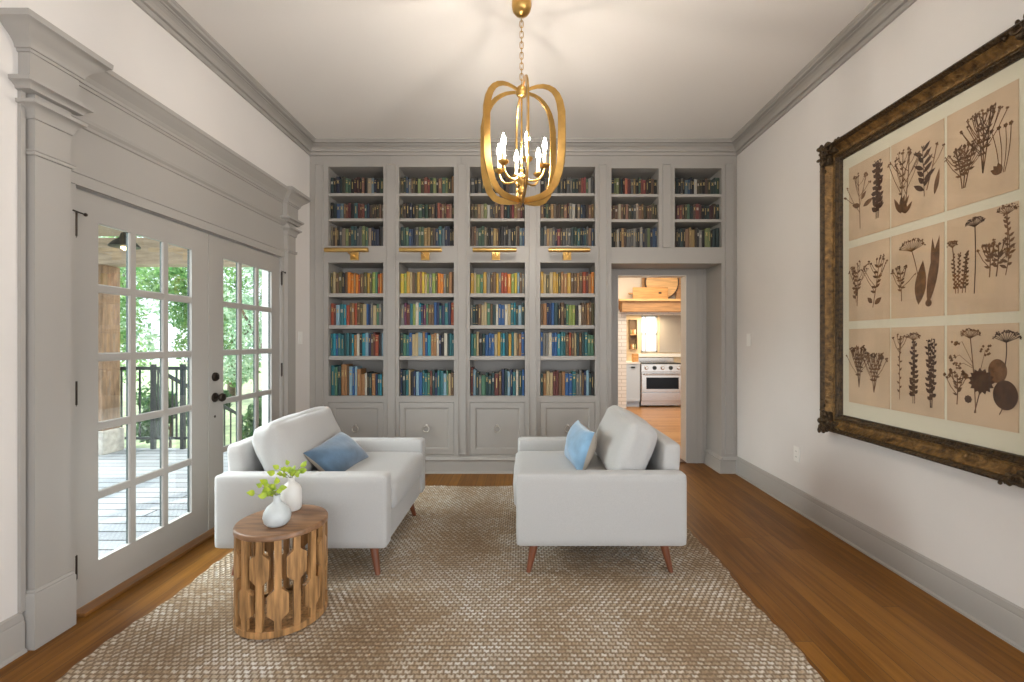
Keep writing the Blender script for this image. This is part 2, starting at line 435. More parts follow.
# entablature between the pilasters
bm = B()
y0, y1 = 2.058, 3.962
prof = [(0.0, DT+0.004), (0.014, DT+0.004), (0.014, 2.064), (0.020, 2.068), (0.020, 2.078), (0.006, 2.080), (0.006, 2.288), (0.014, 2.292), (0.018, 2.304), (0.030, 2.316), (0.034, 2.330), (0.010, 2.333),
        (0.010, 2.478), (0.018, 2.480), (0.020, 2.492), (0.028, 2.494), (0.030, 2.508), (0.044, 2.526), (0.072, 2.552), (0.088, 2.568), (0.096, 2.572), (0.098, 2.594), (0.0, 2.596)]
loft(bm, [[(XL+d, y, z) for d, z in prof] for y in (y0, y1)])
struct('trim_6', bm, M_trim, 'long greige header with cornice spanning above the french doors')
# door casing strips, jambs and threshold
bm = B()
box(bm, XL-0.10, XL+0.008, 2.058, D0-0.004, 0, DT+0.005); box(bm, XL-0.10, XL+0.008, D1+0.004, 3.962, 0, DT+0.005)
box(bm, XL-0.10, XL-0.045, D0-0.004, D1+0.004, DT-0.022, DT+0.005)
struct('trim_7', bm, M_trim, 'greige jambs on both sides of the french doors')
bm = B(); box(bm, XL-0.17, XL+0.045, D0, D1, 0.0, 0.018, bev=0.004)
struct('trim_8', bm, mat('threshold_oak', (0.20, 0.085, 0.022), 0.35, noise=0.3, nscale=4, stretch=(8, 1, 1)), 'dark oak threshold under the french doors')

# french doors
DX1, DX0 = XL-0.012, XL-0.038              # faces of the door leaf (room side, deck side)
M_dkgreen = mat('dark_green_paint', (0.012, 0.028, 0.026), 0.5)
def french_door(n, y0, y1, hinge_low, label):
    z0, z1 = 0.026, DT-0.009
    st_h, st_m = 0.125, 0.150
    a, b = (y0+st_h, y1-st_m) if hinge_low else (y0+st_m, y1-st_h)
    mun = 0.042
    pw = (b-a-2*mun)/3
    gz0, gz1 = 0.205, 1.868
    phh = (gz1-gz0-4*mun)/5
    bm = B()
    box(bm, DX0, DX1, y0+0.002, a, z0, z1); box(bm, DX0, DX1, b, y1, z0, z1)
    box(bm, DX0, DX1, a, b, z0, gz0); box(bm, DX0, DX1, a, b, gz1, z1)
    # glazing bars, chamfered on the room side
    def bar(ya, yb, za, zb, vert):
        m_ = 0.005; xt = DX1-(0.0020 if vert else 0.0026)
        xs = [(DX0+0.013, 0), (DX1-0.009, 0), (xt, m_)]
        if vert: rings = [[(x, ya+i, z) for x, i in xs]+[(x, yb-i, z) for x, i in xs[::-1]] for z in (za, zb)]
        else: rings = [[(x, y, za+i) for x, i in xs]+[(x, y, zb-i) for x, i in xs[::-1]] for y in (ya, yb)]
        loft(bm, rings)
    for k in (1, 2): bar(a+k*pw+(k-1)*mun, a+k*pw+k*mun, gz0, gz1, True)
    for k in range(1, 5): bar(a, b, gz0+k*phh+(k-1)*mun, gz0+k*phh+k*mun, False)
    d = struct('door_%d' % n, bm, M_trim, label, cat='door')
    # outdoor side of the glazing bars, painted dark green
    e = B(); q = 0.003
    for k in (1, 2): box(e, DX0, DX0+0.0095, a+k*pw+(k-1)*mun+q, a+k*pw+k*mun-q, gz0, gz1)
    for k in range(1, 5): box(e, DX0+0.0004, DX0+0.0094, a, b, gz0+k*phh+(k-1)*mun+q, gz0+k*phh+k*mun-q)
    for y_ in (a, b-0.003): box(e, DX0+0.0002, DX0+0.0093, y_, y_+0.003, gz0, gz1)
    o = obj('exterior_bars', e, M_dkgreen, d); o['label'] = 'dark green outdoor side of the glazing bars'
    g = B(); box(g, DX0+0.0100, DX0+0.0125, a, b, gz0, gz1)
    obj('glazing', g, M_glass, d)
    return d
YM = 3.033
door1 = french_door(1, D0+0.004, YM-0.0025, True, 'greige glazed french door leaf nearest the camera')
door2 = french_door(2, YM+0.0025, D1-0.004, False, 'greige glazed french door leaf with the bronze knob')
def hinge(door, y, z, long=False):
    bm = B()
    tube(bm, [(XL+0.004, y, z-0.055), (XL+0.004, y, z+0.055)], 0.007, 8)
    tube(bm, [(XL+0.004, y, z-0.062), (XL+0.004, y, z-0.055)], 0.004, 8)
    if long:                                # flip stop on the top hinge
        tube(bm, [(XL+0.012, y-0.020, z+0.060), (XL+0.016, y+0.034, z+0.054)], 0.0035, 6)
        lathe(bm, [(0.003, -0.008), (0.008, -0.004), (0.008, 0.004), (0.003, 0.008)], (XL+0.016, y+0.036, z+0.054), 8)
    o = obj('hinge', bm, M_bronze, door, True)
    return o
for z in (1.83, 1.045, 0.235): hinge(door1, D0-0.002, z, z > 1.5)
for z in (1.83, 1.045, 0.235): hinge(door2, D1+0.002, z, z > 1.5)
def lathe_x(bm, prof, c, n=20):
    rings = [[(c[0]+x, c[1]+max(r, 1e-5)*math.cos(2*PI*i/n), c[2]+max(r, 1e-5)*math.sin(2*PI*i/n)) for i in range(n)] for r, x in prof]
    loft(bm, rings)
bm = B(); ky = 3.095
lathe_x(bm, [(0.032, 0), (0.032, 0.006), (0.028, 0.010), (0.011, 0.012), (0.010, 0.030), (0.018, 0.034), (0.028, 0.044), (0.030, 0.054), (0.024, 0.064), (0.010, 0.068)], (DX1, ky, 0.905))
o = obj('door_knob', bm, M_bronze, door2, True); o['label'] = 'dark bronze knob'
bm = B(); lathe_x(bm, [(0.030, 0), (0.030, 0.010), (0.026, 0.016), (0.008, 0.017)], (DX1, ky, 1.045))
box(bm, DX1+0.016, DX1+0.030, ky-0.005, ky+0.005, 1.030, 1.060, bev=0.002)
obj('deadbolt', bm, M_bronze, door2, True)
bm = B(); lathe_x(bm, [(0.009, 0), (0.009, 0.003), (0.004, 0.004)], (DX1, ky, 0.775), 12)
obj('latch_plug', bm, M_bronze, door2, True)

# ------------------------------------------------------------------ built-in bookcase
bays = [(-1.896, -1.358), (-1.206, -0.668), (-0.513, 0.026), (0.175, 0.711)]
edges = [XL+0.0, -1.282, -0.590, 0.100, 0.871]
ZT, ZTB = 2.992, 2.218                      # upper opening top, bottom
UP = [(2.711, 2.738), (2.463, 2.491)]
LZT, LZB = 2.057, 0.752
LO = [(1.720, 1.757), (1.410, 1.446), (1.104, 1.143)]
YD = YK-0.012
FT = 0.024                                  # face frame thickness
ord_bay = ['first', 'second', 'third', 'fourth']
def ring_pull(cx, cz, parent):
    bm = B()
    lathe_y = lambda prof, c, n=14: loft(bm, [[(c[0]+max(r, 1e-5)*math.cos(2*PI*i/n), c[1]-y, c[2]+max(r, 1e-5)*math.sin(2*PI*i/n)) for i in range(n)] for r, y in prof])
    lathe_y([(0.013, 0), (0.013, 0.004), (0.006, 0.006), (0.006, 0.016), (0.009, 0.018), (0.009, 0.022), (0.003, 0.024)], (cx, YB-0.004, cz+0.022))
    pts = [(cx+0.029*math.sin(a), YB-0.020-0.006*(1-math.cos(a))/2, cz-0.012+0.029*math.cos(a)) for a in [2*PI*k/24 for k in range(24)]]
    tube(bm, pts, 0.0048, 8, closed=True)
    o = obj('ring_pull', bm, M_nickel, parent, True); o['label'] = 'round nickel ring pull'
for i, (a, b) in enumerate(bays):
    e0, e1 = edges[i], edges[i+1]
    t = thing('bookcase_unit', ['greige built-in bookcase column against the left wall', 'greige built-in bookcase column second from the left wall', 'greige built-in bookcase column behind the chandelier', 'greige built-in bookcase column beside the kitchen opening'][i],
              'bookcase', ((a+b)/2, YB, 0), 0, 'bookcase columns of the built-in wall')
    # carcass: sides, back panel, decks
    bm = B()
    ca, cb = a-0.001, b+0.001
    box(bm, e0+0.001, ca, YB+FT, YD, 0.0, 3.2); box(bm, cb, e1-0.001, YB+FT, YD, 0.0, 3.2)
    box(bm, ca, cb, YD-0.012, YD, 0.0, 3.2)
    box(bm, ca, cb, YB+FT, YD-0.012, 2.057, 2.218); box(bm, ca, cb, YB+FT, YD-0.012, 0.70, 0.752); box(bm, ca, cb, YB+FT, YD-0.012, ZT, ZT+0.03)
    obj('carcass', bm, M_case, t)
    bm = B()
    box(bm, e0+0.001, a, YB, YB+FT, 0.10, 3.11); box(bm, b, e1-0.001, YB, YB+FT, 0.10, 3.11)
    for z0, z1 in ((ZT, 3.11), (2.057, 2.218), (0.693, 0.752), (0.10, 0.178)): box(bm, a, b, YB, YB+FT, z0, z1)
    # thin raised bead round each opening
    for z0, z1 in ((LZB, LZT), (ZTB, ZT)):
        w = 0.010
        for q in ((a-w, a, z0-w, z1+w), (b, b+w, z0-w, z1+w), (a, b, z1, z1+w), (a, b, z0-w, z0)):
            box(bm, q[0], q[1], YB-0.004, YB, q[2], q[3])
    obj('face_frame', bm, M_case, t)
    for z0, z1 in UP+LO:
        bm = B(); box(bm, a+0.001, b-0.001, YB+0.006, YD-0.012, z0, z1, bev=0.003)
        obj('shelf', bm, M_case, t)
    # drawer front with a framed panel
    bm = B()
    z0, z1 = 0.182, 0.689
    xa, xb = a-0.001, b+0.001
    fr = 0.052
    yq = YB+0.004
    box(bm, xa+0.004, xa+fr, yq-0.002, yq+0.018, z0, z1); box(bm, xb-fr, xb-0.004, yq-0.002, yq+0.018, z0, z1)
    box(bm, xa+fr, xb-fr, yq-0.002, yq+0.018, z1-fr, z1); box(bm, xa+fr, xb-fr, yq-0.002, yq+0.018, z0, z0+fr)
    ia, ib, ja, jb = xa+fr, xb-fr, z0+fr, z1-fr
    rings = [[(ia+d, yq+y, ja+d), (ib-d, yq+y, ja+d), (ib-d, yq+y, jb-d), (ia+d, yq+y, jb-d)] for d, y in ((0, 0.0), (0.004, 0.003), (0.008, 0.003), (0.014, 0.010))]
    loft(bm, rings, True, False)
    f = bm.faces.new([bm.verts.new(p) for p in rings[-1]])
    dr = obj('drawer', bm, M_case, t)
    ring_pull((a+b)/2, 0.445, dr)

# unit bridging the kitchen doorway
b5, b6 = (0.871, 1.334), (1.490, 1.948)
t = thing('bookcase_unit', 'greige two-bay bookcase bridging over the kitchen opening', 'bookcase', (1.45, YB, 2.05), 0, 'bookcase columns of the built-in wall')
bm = B()
for x0, x1 in ((0.872, 0.873), (1.333, 1.491), (1.947, XR-0.001)): box(bm, x0, x1, YB+FT, YD, 2.05, 3.2)
box(bm, 0.873, 1.947, YD-0.012, YD, 2.05, 3.2)
for x0, x1 in (b5, b6):
    box(bm, x0, x1, YB+FT, YD-0.012, 2.052, 2.206); box(bm, x0, x1, YB+FT, YD-0.012, ZT-0.014, ZT+0.03)
obj('carcass', bm, M_case, t)
bm = B()
for x0, x1 in ((1.334, 1.490), (1.948, XR-0.001)): box(bm, x0, x1, YB, YB+FT, 2.05, 3.11)
for x0, x1 in (b5, b6):
    box(bm, x0, x1, YB, YB+FT, ZT-0.014, 3.11); box(bm, x0, x1, YB, YB+FT, 2.05, 2.206)
    w = 0.010 if x0 > 1 else 0.001
    for q in ((x0-w, x0, ZTB-0.012-w, ZT-0.014+w), (x1, x1+w, ZTB-0.012-w, ZT-0.014+w), (x0, x1, ZT-0.014, ZT-0.014+w), (x0, x1, ZTB-0.012-w, ZTB-0.012)):
        box(bm, q[0], q[1], YB-0.004, YB, q[2], q[3])
obj('face_frame', bm, M_case, t)
for x0, x1 in (b5, b6):
    for z0, z1 in UP:
        bm = B(); box(bm, x0+0.001, x1-0.001, YB+0.006, YD-0.012, z0-0.008, z1-0.008, bev=0.003)
        obj('shelf', bm, M_case, t)

# pilaster strips on the face, with a sunk panel
def face_strip(n, xc, w, z0, z1, label):
    bm = B()
    box(bm, xc-w/2, xc+w/2, YB-0.008, YB, z0, z1)
    e = 0.012
    for q in ((xc-w/2, xc-w/2+e, z0, z1), (xc+w/2-e, xc+w/2, z0, z1), (xc-w/2+e, xc+w/2-e, z0, z0+e), (xc-w/2+e, xc+w/2-e, z1-e, z1)):
        box(bm, q[0], q[1], YB-0.017, YB-0.008, q[2], q[3], bev=0.003)
    struct('trim_%d' % n, bm, M_case, label)
names = ['in the corner by the left wall', 'between the first and second bookcase columns', 'between the second and third bookcase columns', 'between the third and fourth bookcase columns', 'between the fourth bookcase column and the kitchen opening']
for k, xc in enumerate((-1.985, -1.282, -0.590, 0.100, 0.791)):
    face_strip(9+k, xc, 0.084, 0.185, 3.02, 'narrow greige pilaster strip '+names[k])
face_strip(14, 1.412, 0.084, 2.20, 3.02, 'short greige pilaster strip between the two bays over the opening')
face_strip(15, 2.024, 0.084, 0.185, 3.02, 'narrow greige pilaster strip in the corner by the right wall')

# doorway niche: right reveal, soffit and casing round the kitchen doorway
bm = B()
box(bm, 1.948, XR, YB, YK, 0, 2.05)
struct('trim_16', bm, M_case, 'greige panelled return on the right of the kitchen opening')
bm = B()
box(bm, 0.873, KX0, YK-0.022, YK-0.002, 0, 2.046); box(bm, KX1, 1.946, YK-0.022, YK-0.002, 0, 2.046); box(bm, KX0, KX1, YK-0.022, YK-0.002, KZ, 2.046)
for q in ((0.905, 0.915), (1.835, 1.85), (1.90, 1.905)): box(bm, q[0], q[1], YK-0.030, YK-0.022, 0, 2.046)
struct('trim_17', bm, M_case, 'greige casing round the kitchen doorway')
bm = B()
box(bm, KX1-0.004, KX1, YK-0.022, YK+0.13, 0, KZ); box(bm, KX0, KX0+0.004, YK-0.022, YK+0.13, 0, KZ); box(bm, KX0, KX1, YK-0.022, YK+0.13, KZ-0.004, KZ)
struct('trim_18', bm, M_plastic, 'white jamb lining inside the kitchen doorway')
bm = B(); box(bm, KX0, KX1, YK-0.03, YK+0.13, 0, 0.012, bev=0.003)
struct('trim_19', bm, mat('dark_saddle', (0.09, 0.035, 0.012), 0.4, noise=0.3, nscale=5, stretch=(1, 8, 1)), 'dark wooden threshold of the kitchen doorway')
bm = B()
kick = [(0, 0), (0.030, 0), (0.030, 0.010), (0.024, 0.014), (0.022, 0.112), (0.018, 0.116), (0.024, 0.122), (0.026, 0.134), (0.012, 0.146), (0.010, 0.152), (0.0, 0.158)]
for xa, xb in ((XL, 0.871), (1.948, XR)):
    loft(bm, [[(x, YB-d, z) for d, z in kick] for x in (xa, xb)])
loft(bm, [[(1.948-d, y, z) for d, z in kick] for y in (YB-0.030, YK-0.03)])
struct('baseboard_back', bm, M_case, 'greige baseboard along the foot of the bookcase', smooth=True, cat='baseboard')

# ------------------------------------------------------------------ books
PAL = {'O': ((0.105, 0.085, 0.035), 'olive brown'), 'D': ((0.018, 0.055, 0.055), 'dark green'), 'K': ((0.018, 0.016, 0.016), 'black'), 'N': ((0.018, 0.035, 0.085), 'navy'),
       'B': ((0.025, 0.115, 0.27), 'blue'), 'L': ((0.24, 0.40, 0.47), 'pale blue'), 'T': ((0.025, 0.155, 0.165), 'teal'), 'Q': ((0.02, 0.27, 0.33), 'turquoise'),
       'G': ((0.075, 0.19, 0.105), 'green'), 'F': ((0.03, 0.10, 0.05), 'forest green'), 'E': ((0.27, 0.33, 0.075), 'lime green'), 'Y': ((0.62, 0.42, 0.05), 'yellow'),
       'A': ((0.56, 0.30, 0.05), 'amber'), 'R': ((0.36, 0.045, 0.025), 'red'), 'M': ((0.13, 0.025, 0.025), 'maroon'), 'P': ((0.13, 0.03, 0.09), 'purple'),
       'W': ((0.62, 0.57, 0.48), 'cream'), 'I': ((0.48, 0.36, 0.21), 'ivory'), 'C': ((0.36, 0.16, 0.07), 'copper brown'), 'X': ((0.14, 0.075, 0.04), 'brown'),
       'S': ((0.19, 0.19, 0.175), 'grey'), 'Z': ((0.66, 0.17, 0.02), 'orange')}
BM = {}
for k, c, nm in [(k, tuple(x*0.56 for x in v[0]), v[1]) for k, v in PAL.items()]+[(k+'u', tuple((x*0.55+0.25*(sum(v[0])/3))*0.55 for x in v[0]), v[1]+' old') for k, v in PAL.items()]:  # upper-shelf copies are darkened in colour to imitate the dimmer shelves
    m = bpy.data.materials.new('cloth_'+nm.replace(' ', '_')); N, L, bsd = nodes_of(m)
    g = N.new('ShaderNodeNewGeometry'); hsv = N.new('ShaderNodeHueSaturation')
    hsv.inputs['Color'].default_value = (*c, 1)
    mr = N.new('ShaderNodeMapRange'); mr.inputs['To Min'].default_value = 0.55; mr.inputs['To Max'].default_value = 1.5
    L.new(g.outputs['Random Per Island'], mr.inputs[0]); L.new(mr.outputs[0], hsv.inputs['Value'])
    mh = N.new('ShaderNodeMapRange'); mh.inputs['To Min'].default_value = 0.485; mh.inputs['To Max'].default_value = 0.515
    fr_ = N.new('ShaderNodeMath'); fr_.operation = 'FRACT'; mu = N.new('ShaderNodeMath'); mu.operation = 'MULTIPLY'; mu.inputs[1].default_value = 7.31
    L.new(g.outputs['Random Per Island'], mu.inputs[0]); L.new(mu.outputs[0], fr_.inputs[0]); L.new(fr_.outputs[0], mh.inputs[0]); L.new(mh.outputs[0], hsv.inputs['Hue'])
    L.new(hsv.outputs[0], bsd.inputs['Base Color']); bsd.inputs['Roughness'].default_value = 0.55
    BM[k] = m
PALK = list(PAL)
def book_geo(bm, x, w, h, d, y, z, rnd, mi=0, mp=1, mg=2, ml=3, lean=0):
    """one hardback standing with its rounded spine towards -y"""
    s = len(bm.verts)
    bm.verts.ensure_lookup_table()
    x0, x1 = x+0.0008, x+w-0.0008
    bt = min(0.003, w*0.12)
    n0 = set(bm.verts)
    # cover: U-shaped outline with a rounded spine
    k = 6
    outer = [(x0, y+d)]+[(x0+(x1-x0)*(0.5-0.5*math.cos(PI*i/k)), y+0.004-0.0055*math.sin(PI*i/k)) for i in range(k+1)]+[(x1, y+d)]
    inner = [(x0+bt, y+d), (x0+bt, y+0.006), (x1-bt, y+0.006), (x1-bt, y+d)]
    pts = outer+inner[::-1]
    lo = [bm.verts.new((p[0], p[1], z)) for p in pts]; hi = [bm.verts.new((p[0], p[1], z+h)) for p in pts]
    n = len(pts)
    for i in range(n):
        j = (i+1) % n
        f = bm.faces.new((lo[i], lo[j], hi[j], hi[i])); f.material_index = mi
    bm.faces.new(hi).material_index = mi; bm.faces.new(lo[::-1]).material_index = mi
    box(bm, x0+bt, x1-bt, y+0.006, y+d-0.004, z+0.003, z+h-0.004, mp)
    # spine lettering bands
    st = rnd.random()
    def band(za, zb, m_, ins):
        a_, b_ = x0+(x1-x0)*ins, x1-(x1-x0)*ins
        box(bm, a_, b_, y-0.0024, y-0.0010, za, zb, m_)
    if st < 0.30:
        band(z+h*0.78, z+h*0.80, mg, 0.10); band(z+h*0.62, z+h*0.64, mg, 0.10); band(z+h*0.66, z+h*0.755, mg, 0.28)
    elif st < 0.38:
        band(z+h*0.60, z+h*0.76, ml, 0.2)
    elif st < 0.66:
        band(z+h*0.35, z+h*0.80, mg, 0.40)
    elif st < 0.78:
        band(z+h*0.08, z+h*0.095, mg, 0.1); band(z+h*0.86, z+h*0.875, mg, 0.1); band(z+h*0.70, z+h*0.78, mg, 0.25)
    if lean:
        for v in bm.verts:
            if v not in n0: v.co.x += (v.co.z-z)*lean

LOWER = [
 ['OIXOKXZZCZRXOAOEGRZC', 'RMLTQRXCRXOIBNSIGSS', 'TQBTTDTDQCWKQLNXMRKL', 'TGDCCXLBLCCWKDCNTQO'],
 ['YEAIXOACYIESEOZZSOCX', 'SPMTEWQNPGXXBNTNTNR', 'DGTBIILLCBQCCWNKWDTT', 'NDTIKNLBTTGMDNTTLGIX'],
 ['AIEGASXXASRRZEYLXS', 'SDKXIIGXDWBBWITQDLD', 'TGIKDBBBIATQDATIXCB', 'MLDSGDDDMXNDLNTWDB'],
 ['AIOIAAOCCAXXCXRMCZ', 'XCNNBDKXKGEEKWXXCXO', 'BSSWBBQTTXRXIDXDTGG', 'DCIIMMXCBBTSSXNLDK']]
UPPER = [
 ['DKNDOGGKMMKCKILNKG', 'KDBLCRRKTRRRTNXOXOCI', 'IXAKSIEXTTSSEGINNNKS'],
 ['ODBSXOKEXRRFEKCGEOA', 'OXKNKOGDFOXKRRCXRCO', 'TGGBBNSEGAAOXBQLNNKK'],
 ['SKSDSSKSSKXSSKS', 'XOCIEWSSCXCKTMRACRX', 'XCSGGIOKSAAKKSKSKDICLB'],
 ['KSKSSDSKSSDDXRRGWS', 'CDGOAIXXOCMWWKIBNXCA', 'DSAISNRXSSSDGTDBTSCB'],
 ['NEEODMZMSAKGRRXKCK', 'RXCICXCODSICAOCXOO', 'DKIWKAXSSSWSKWNSENBB'],
 ['KDKSKLBNKWOOKXODDG', 'XMRXOGDXRMKDDMXD', 'OKDDKCAAXKWKEEKDD']]
ORD = ['', 'first', 'second', 'third', 'fourth', 'fifth', 'sixth', 'seventh', 'eighth', 'ninth', 'tenth', 'eleventh', 'twelfth']
SHN = ['top', 'second', 'third', 'bottom']
BAYN = ['leftmost', 'second', 'third', 'fourth']
def shelf_layout(seq, x0, x1, hbase, rnd, profile=None):
    ws = [rnd.uniform(0.7, 1.35) for _ in seq]; tot = sum(ws); W = x1-x0-0.008
    x = x0+0.004; out = []
    for i, (c, w) in enumerate(zip(seq, ws)):
        w = w/tot*W
        h = hbase*rnd.uniform(0.90, 1.06)
        if profile: h *= profile(i/(len(seq)-1))
        out.append((c, x, w, h)); x += w
    return out
bbm = {}
nbook = 0
LZ = [1.757, 1.446, 1.143, 0.752]
LH = [0.205, 0.215, 0.225, 0.235]
PROF = {(0, 3): lambda u: 1.28-0.10*(u > 0.32)-0.24*(u > 0.55), (1, 3): lambda u: 1.08-0.10*u, (2, 3): lambda u: 1.25 if u < 0.04 else (1.12 if u < 0.1 else (0.92 if u < 0.5 else 1.06)), (3, 3): lambda u: 1.0}
for bi, (a, b) in enumerate(bays):
    for r in range(4):
        rnd = random.Random(100+bi*10+r)
        seq = LOWER[bi][r]; n = len(seq)
        lay = shelf_layout(seq, a, b, LH[r], rnd, PROF.get((bi, r)))
        for i, (c, x, w, h) in enumerate(lay):
            bm = B(); d = rnd.uniform(0.13, 0.17); yy = YB+0.035+rnd.uniform(0, 0.014)
            book_geo(bm, -w/2, w, h, d, 0, 0, rnd)
            me = bpy.data.meshes.new('book'); bmesh.ops.recalc_face_normals(bm, faces=bm.faces[:]); bm.to_mesh(me); bm.free()
            for m_ in (BM[c], M_page, M_gilt, M_paperl): me.materials.append(m_)
            o = bpy.data.objects.new('book', me); C.objects.link(o)
            o.location = (x+w/2, yy, LZ[r]+0.0003)
            if i < (n+1)//2: pos = '%s from the left' % ORD[i+1] if i else 'first at the left end'
            else: pos = '%s from the right' % ORD[n-i] if i < n-1 else 'last at the right end'
            tag(o, '%s book, %s, %s lower shelf, %s bookcase column' % (PAL[c][1], pos, SHN[r], BAYN[bi]), 'book', 'books on the four lower bookcase shelves')
            nbook += 1
# upper shelves: hundreds more, smaller in the picture
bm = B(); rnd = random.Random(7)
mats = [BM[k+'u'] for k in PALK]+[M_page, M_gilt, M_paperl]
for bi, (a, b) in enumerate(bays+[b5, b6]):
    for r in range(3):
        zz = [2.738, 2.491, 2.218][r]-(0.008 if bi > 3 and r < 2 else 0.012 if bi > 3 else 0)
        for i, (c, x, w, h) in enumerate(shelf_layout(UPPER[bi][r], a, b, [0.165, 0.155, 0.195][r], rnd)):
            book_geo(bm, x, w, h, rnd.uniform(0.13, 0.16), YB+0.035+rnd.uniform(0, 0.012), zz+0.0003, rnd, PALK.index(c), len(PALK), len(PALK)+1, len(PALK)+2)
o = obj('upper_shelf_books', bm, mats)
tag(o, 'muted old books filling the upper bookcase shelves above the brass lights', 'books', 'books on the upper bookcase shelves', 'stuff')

# ------------------------------------------------------------------ brass picture lights on the bookcase rail
def picture_light(cx, xa, xb, label, ya):
    t = thing('picture_light', label, 'light', (cx, YB, 2.135), 0, 'brass picture lights on the bookcase rail')
    bm = B(); box(bm, cx-0.040, cx+0.040, YB-0.020, YB-0.0005, 2.078, 2.158, bev=0.004)
    obj('mount', bm, M_brassb, t)
    bm = B(); yt = YB-0.22
    tube(bm, [(cx, YB-0.02, 2.120), (cx, YB-0.08, 2.118), (cx, YB-0.15, 2.120), (cx, yt, 2.132)], 0.008, 8)
    obj('arm', bm, M_brassb, t, True)
    bm = B()
    n = 14
    prof = [0, 0.6, 1, 1, 1, 0.6, 0]
    L_ = xb-xa
    xs = [xa, xa+0.003, xa+0.010, (xa+xb)/2, xb-0.010, xb-0.003, xb]
    rings = [[(x, yt+0.021*p*math.cos(2*PI*k/n), 2.137+0.021*p*math.sin(2*PI*k/n)) for k in range(n)] for x, p in zip(xs, [0.5, 0.9, 1, 1, 1, 0.9, 0.5])]
    loft(bm, rings)
    obj('shade', bm, M_brassb, t, True)
    return t
for cx, L_, lb in ((-1.636, 0.41, 'brass picture light on the rail of the leftmost bookcase column'), (-0.946, 0.40, 'brass picture light on the rail of the second bookcase column'),
                   (-0.257, 0.41, 'brass picture light on the rail behind the chandelier'), (0.437, 0.39, 'brass picture light on the rail of the bookcase column beside the kitchen opening')):
    picture_light(cx, cx-L_/2, cx+L_/2, lb, 0)

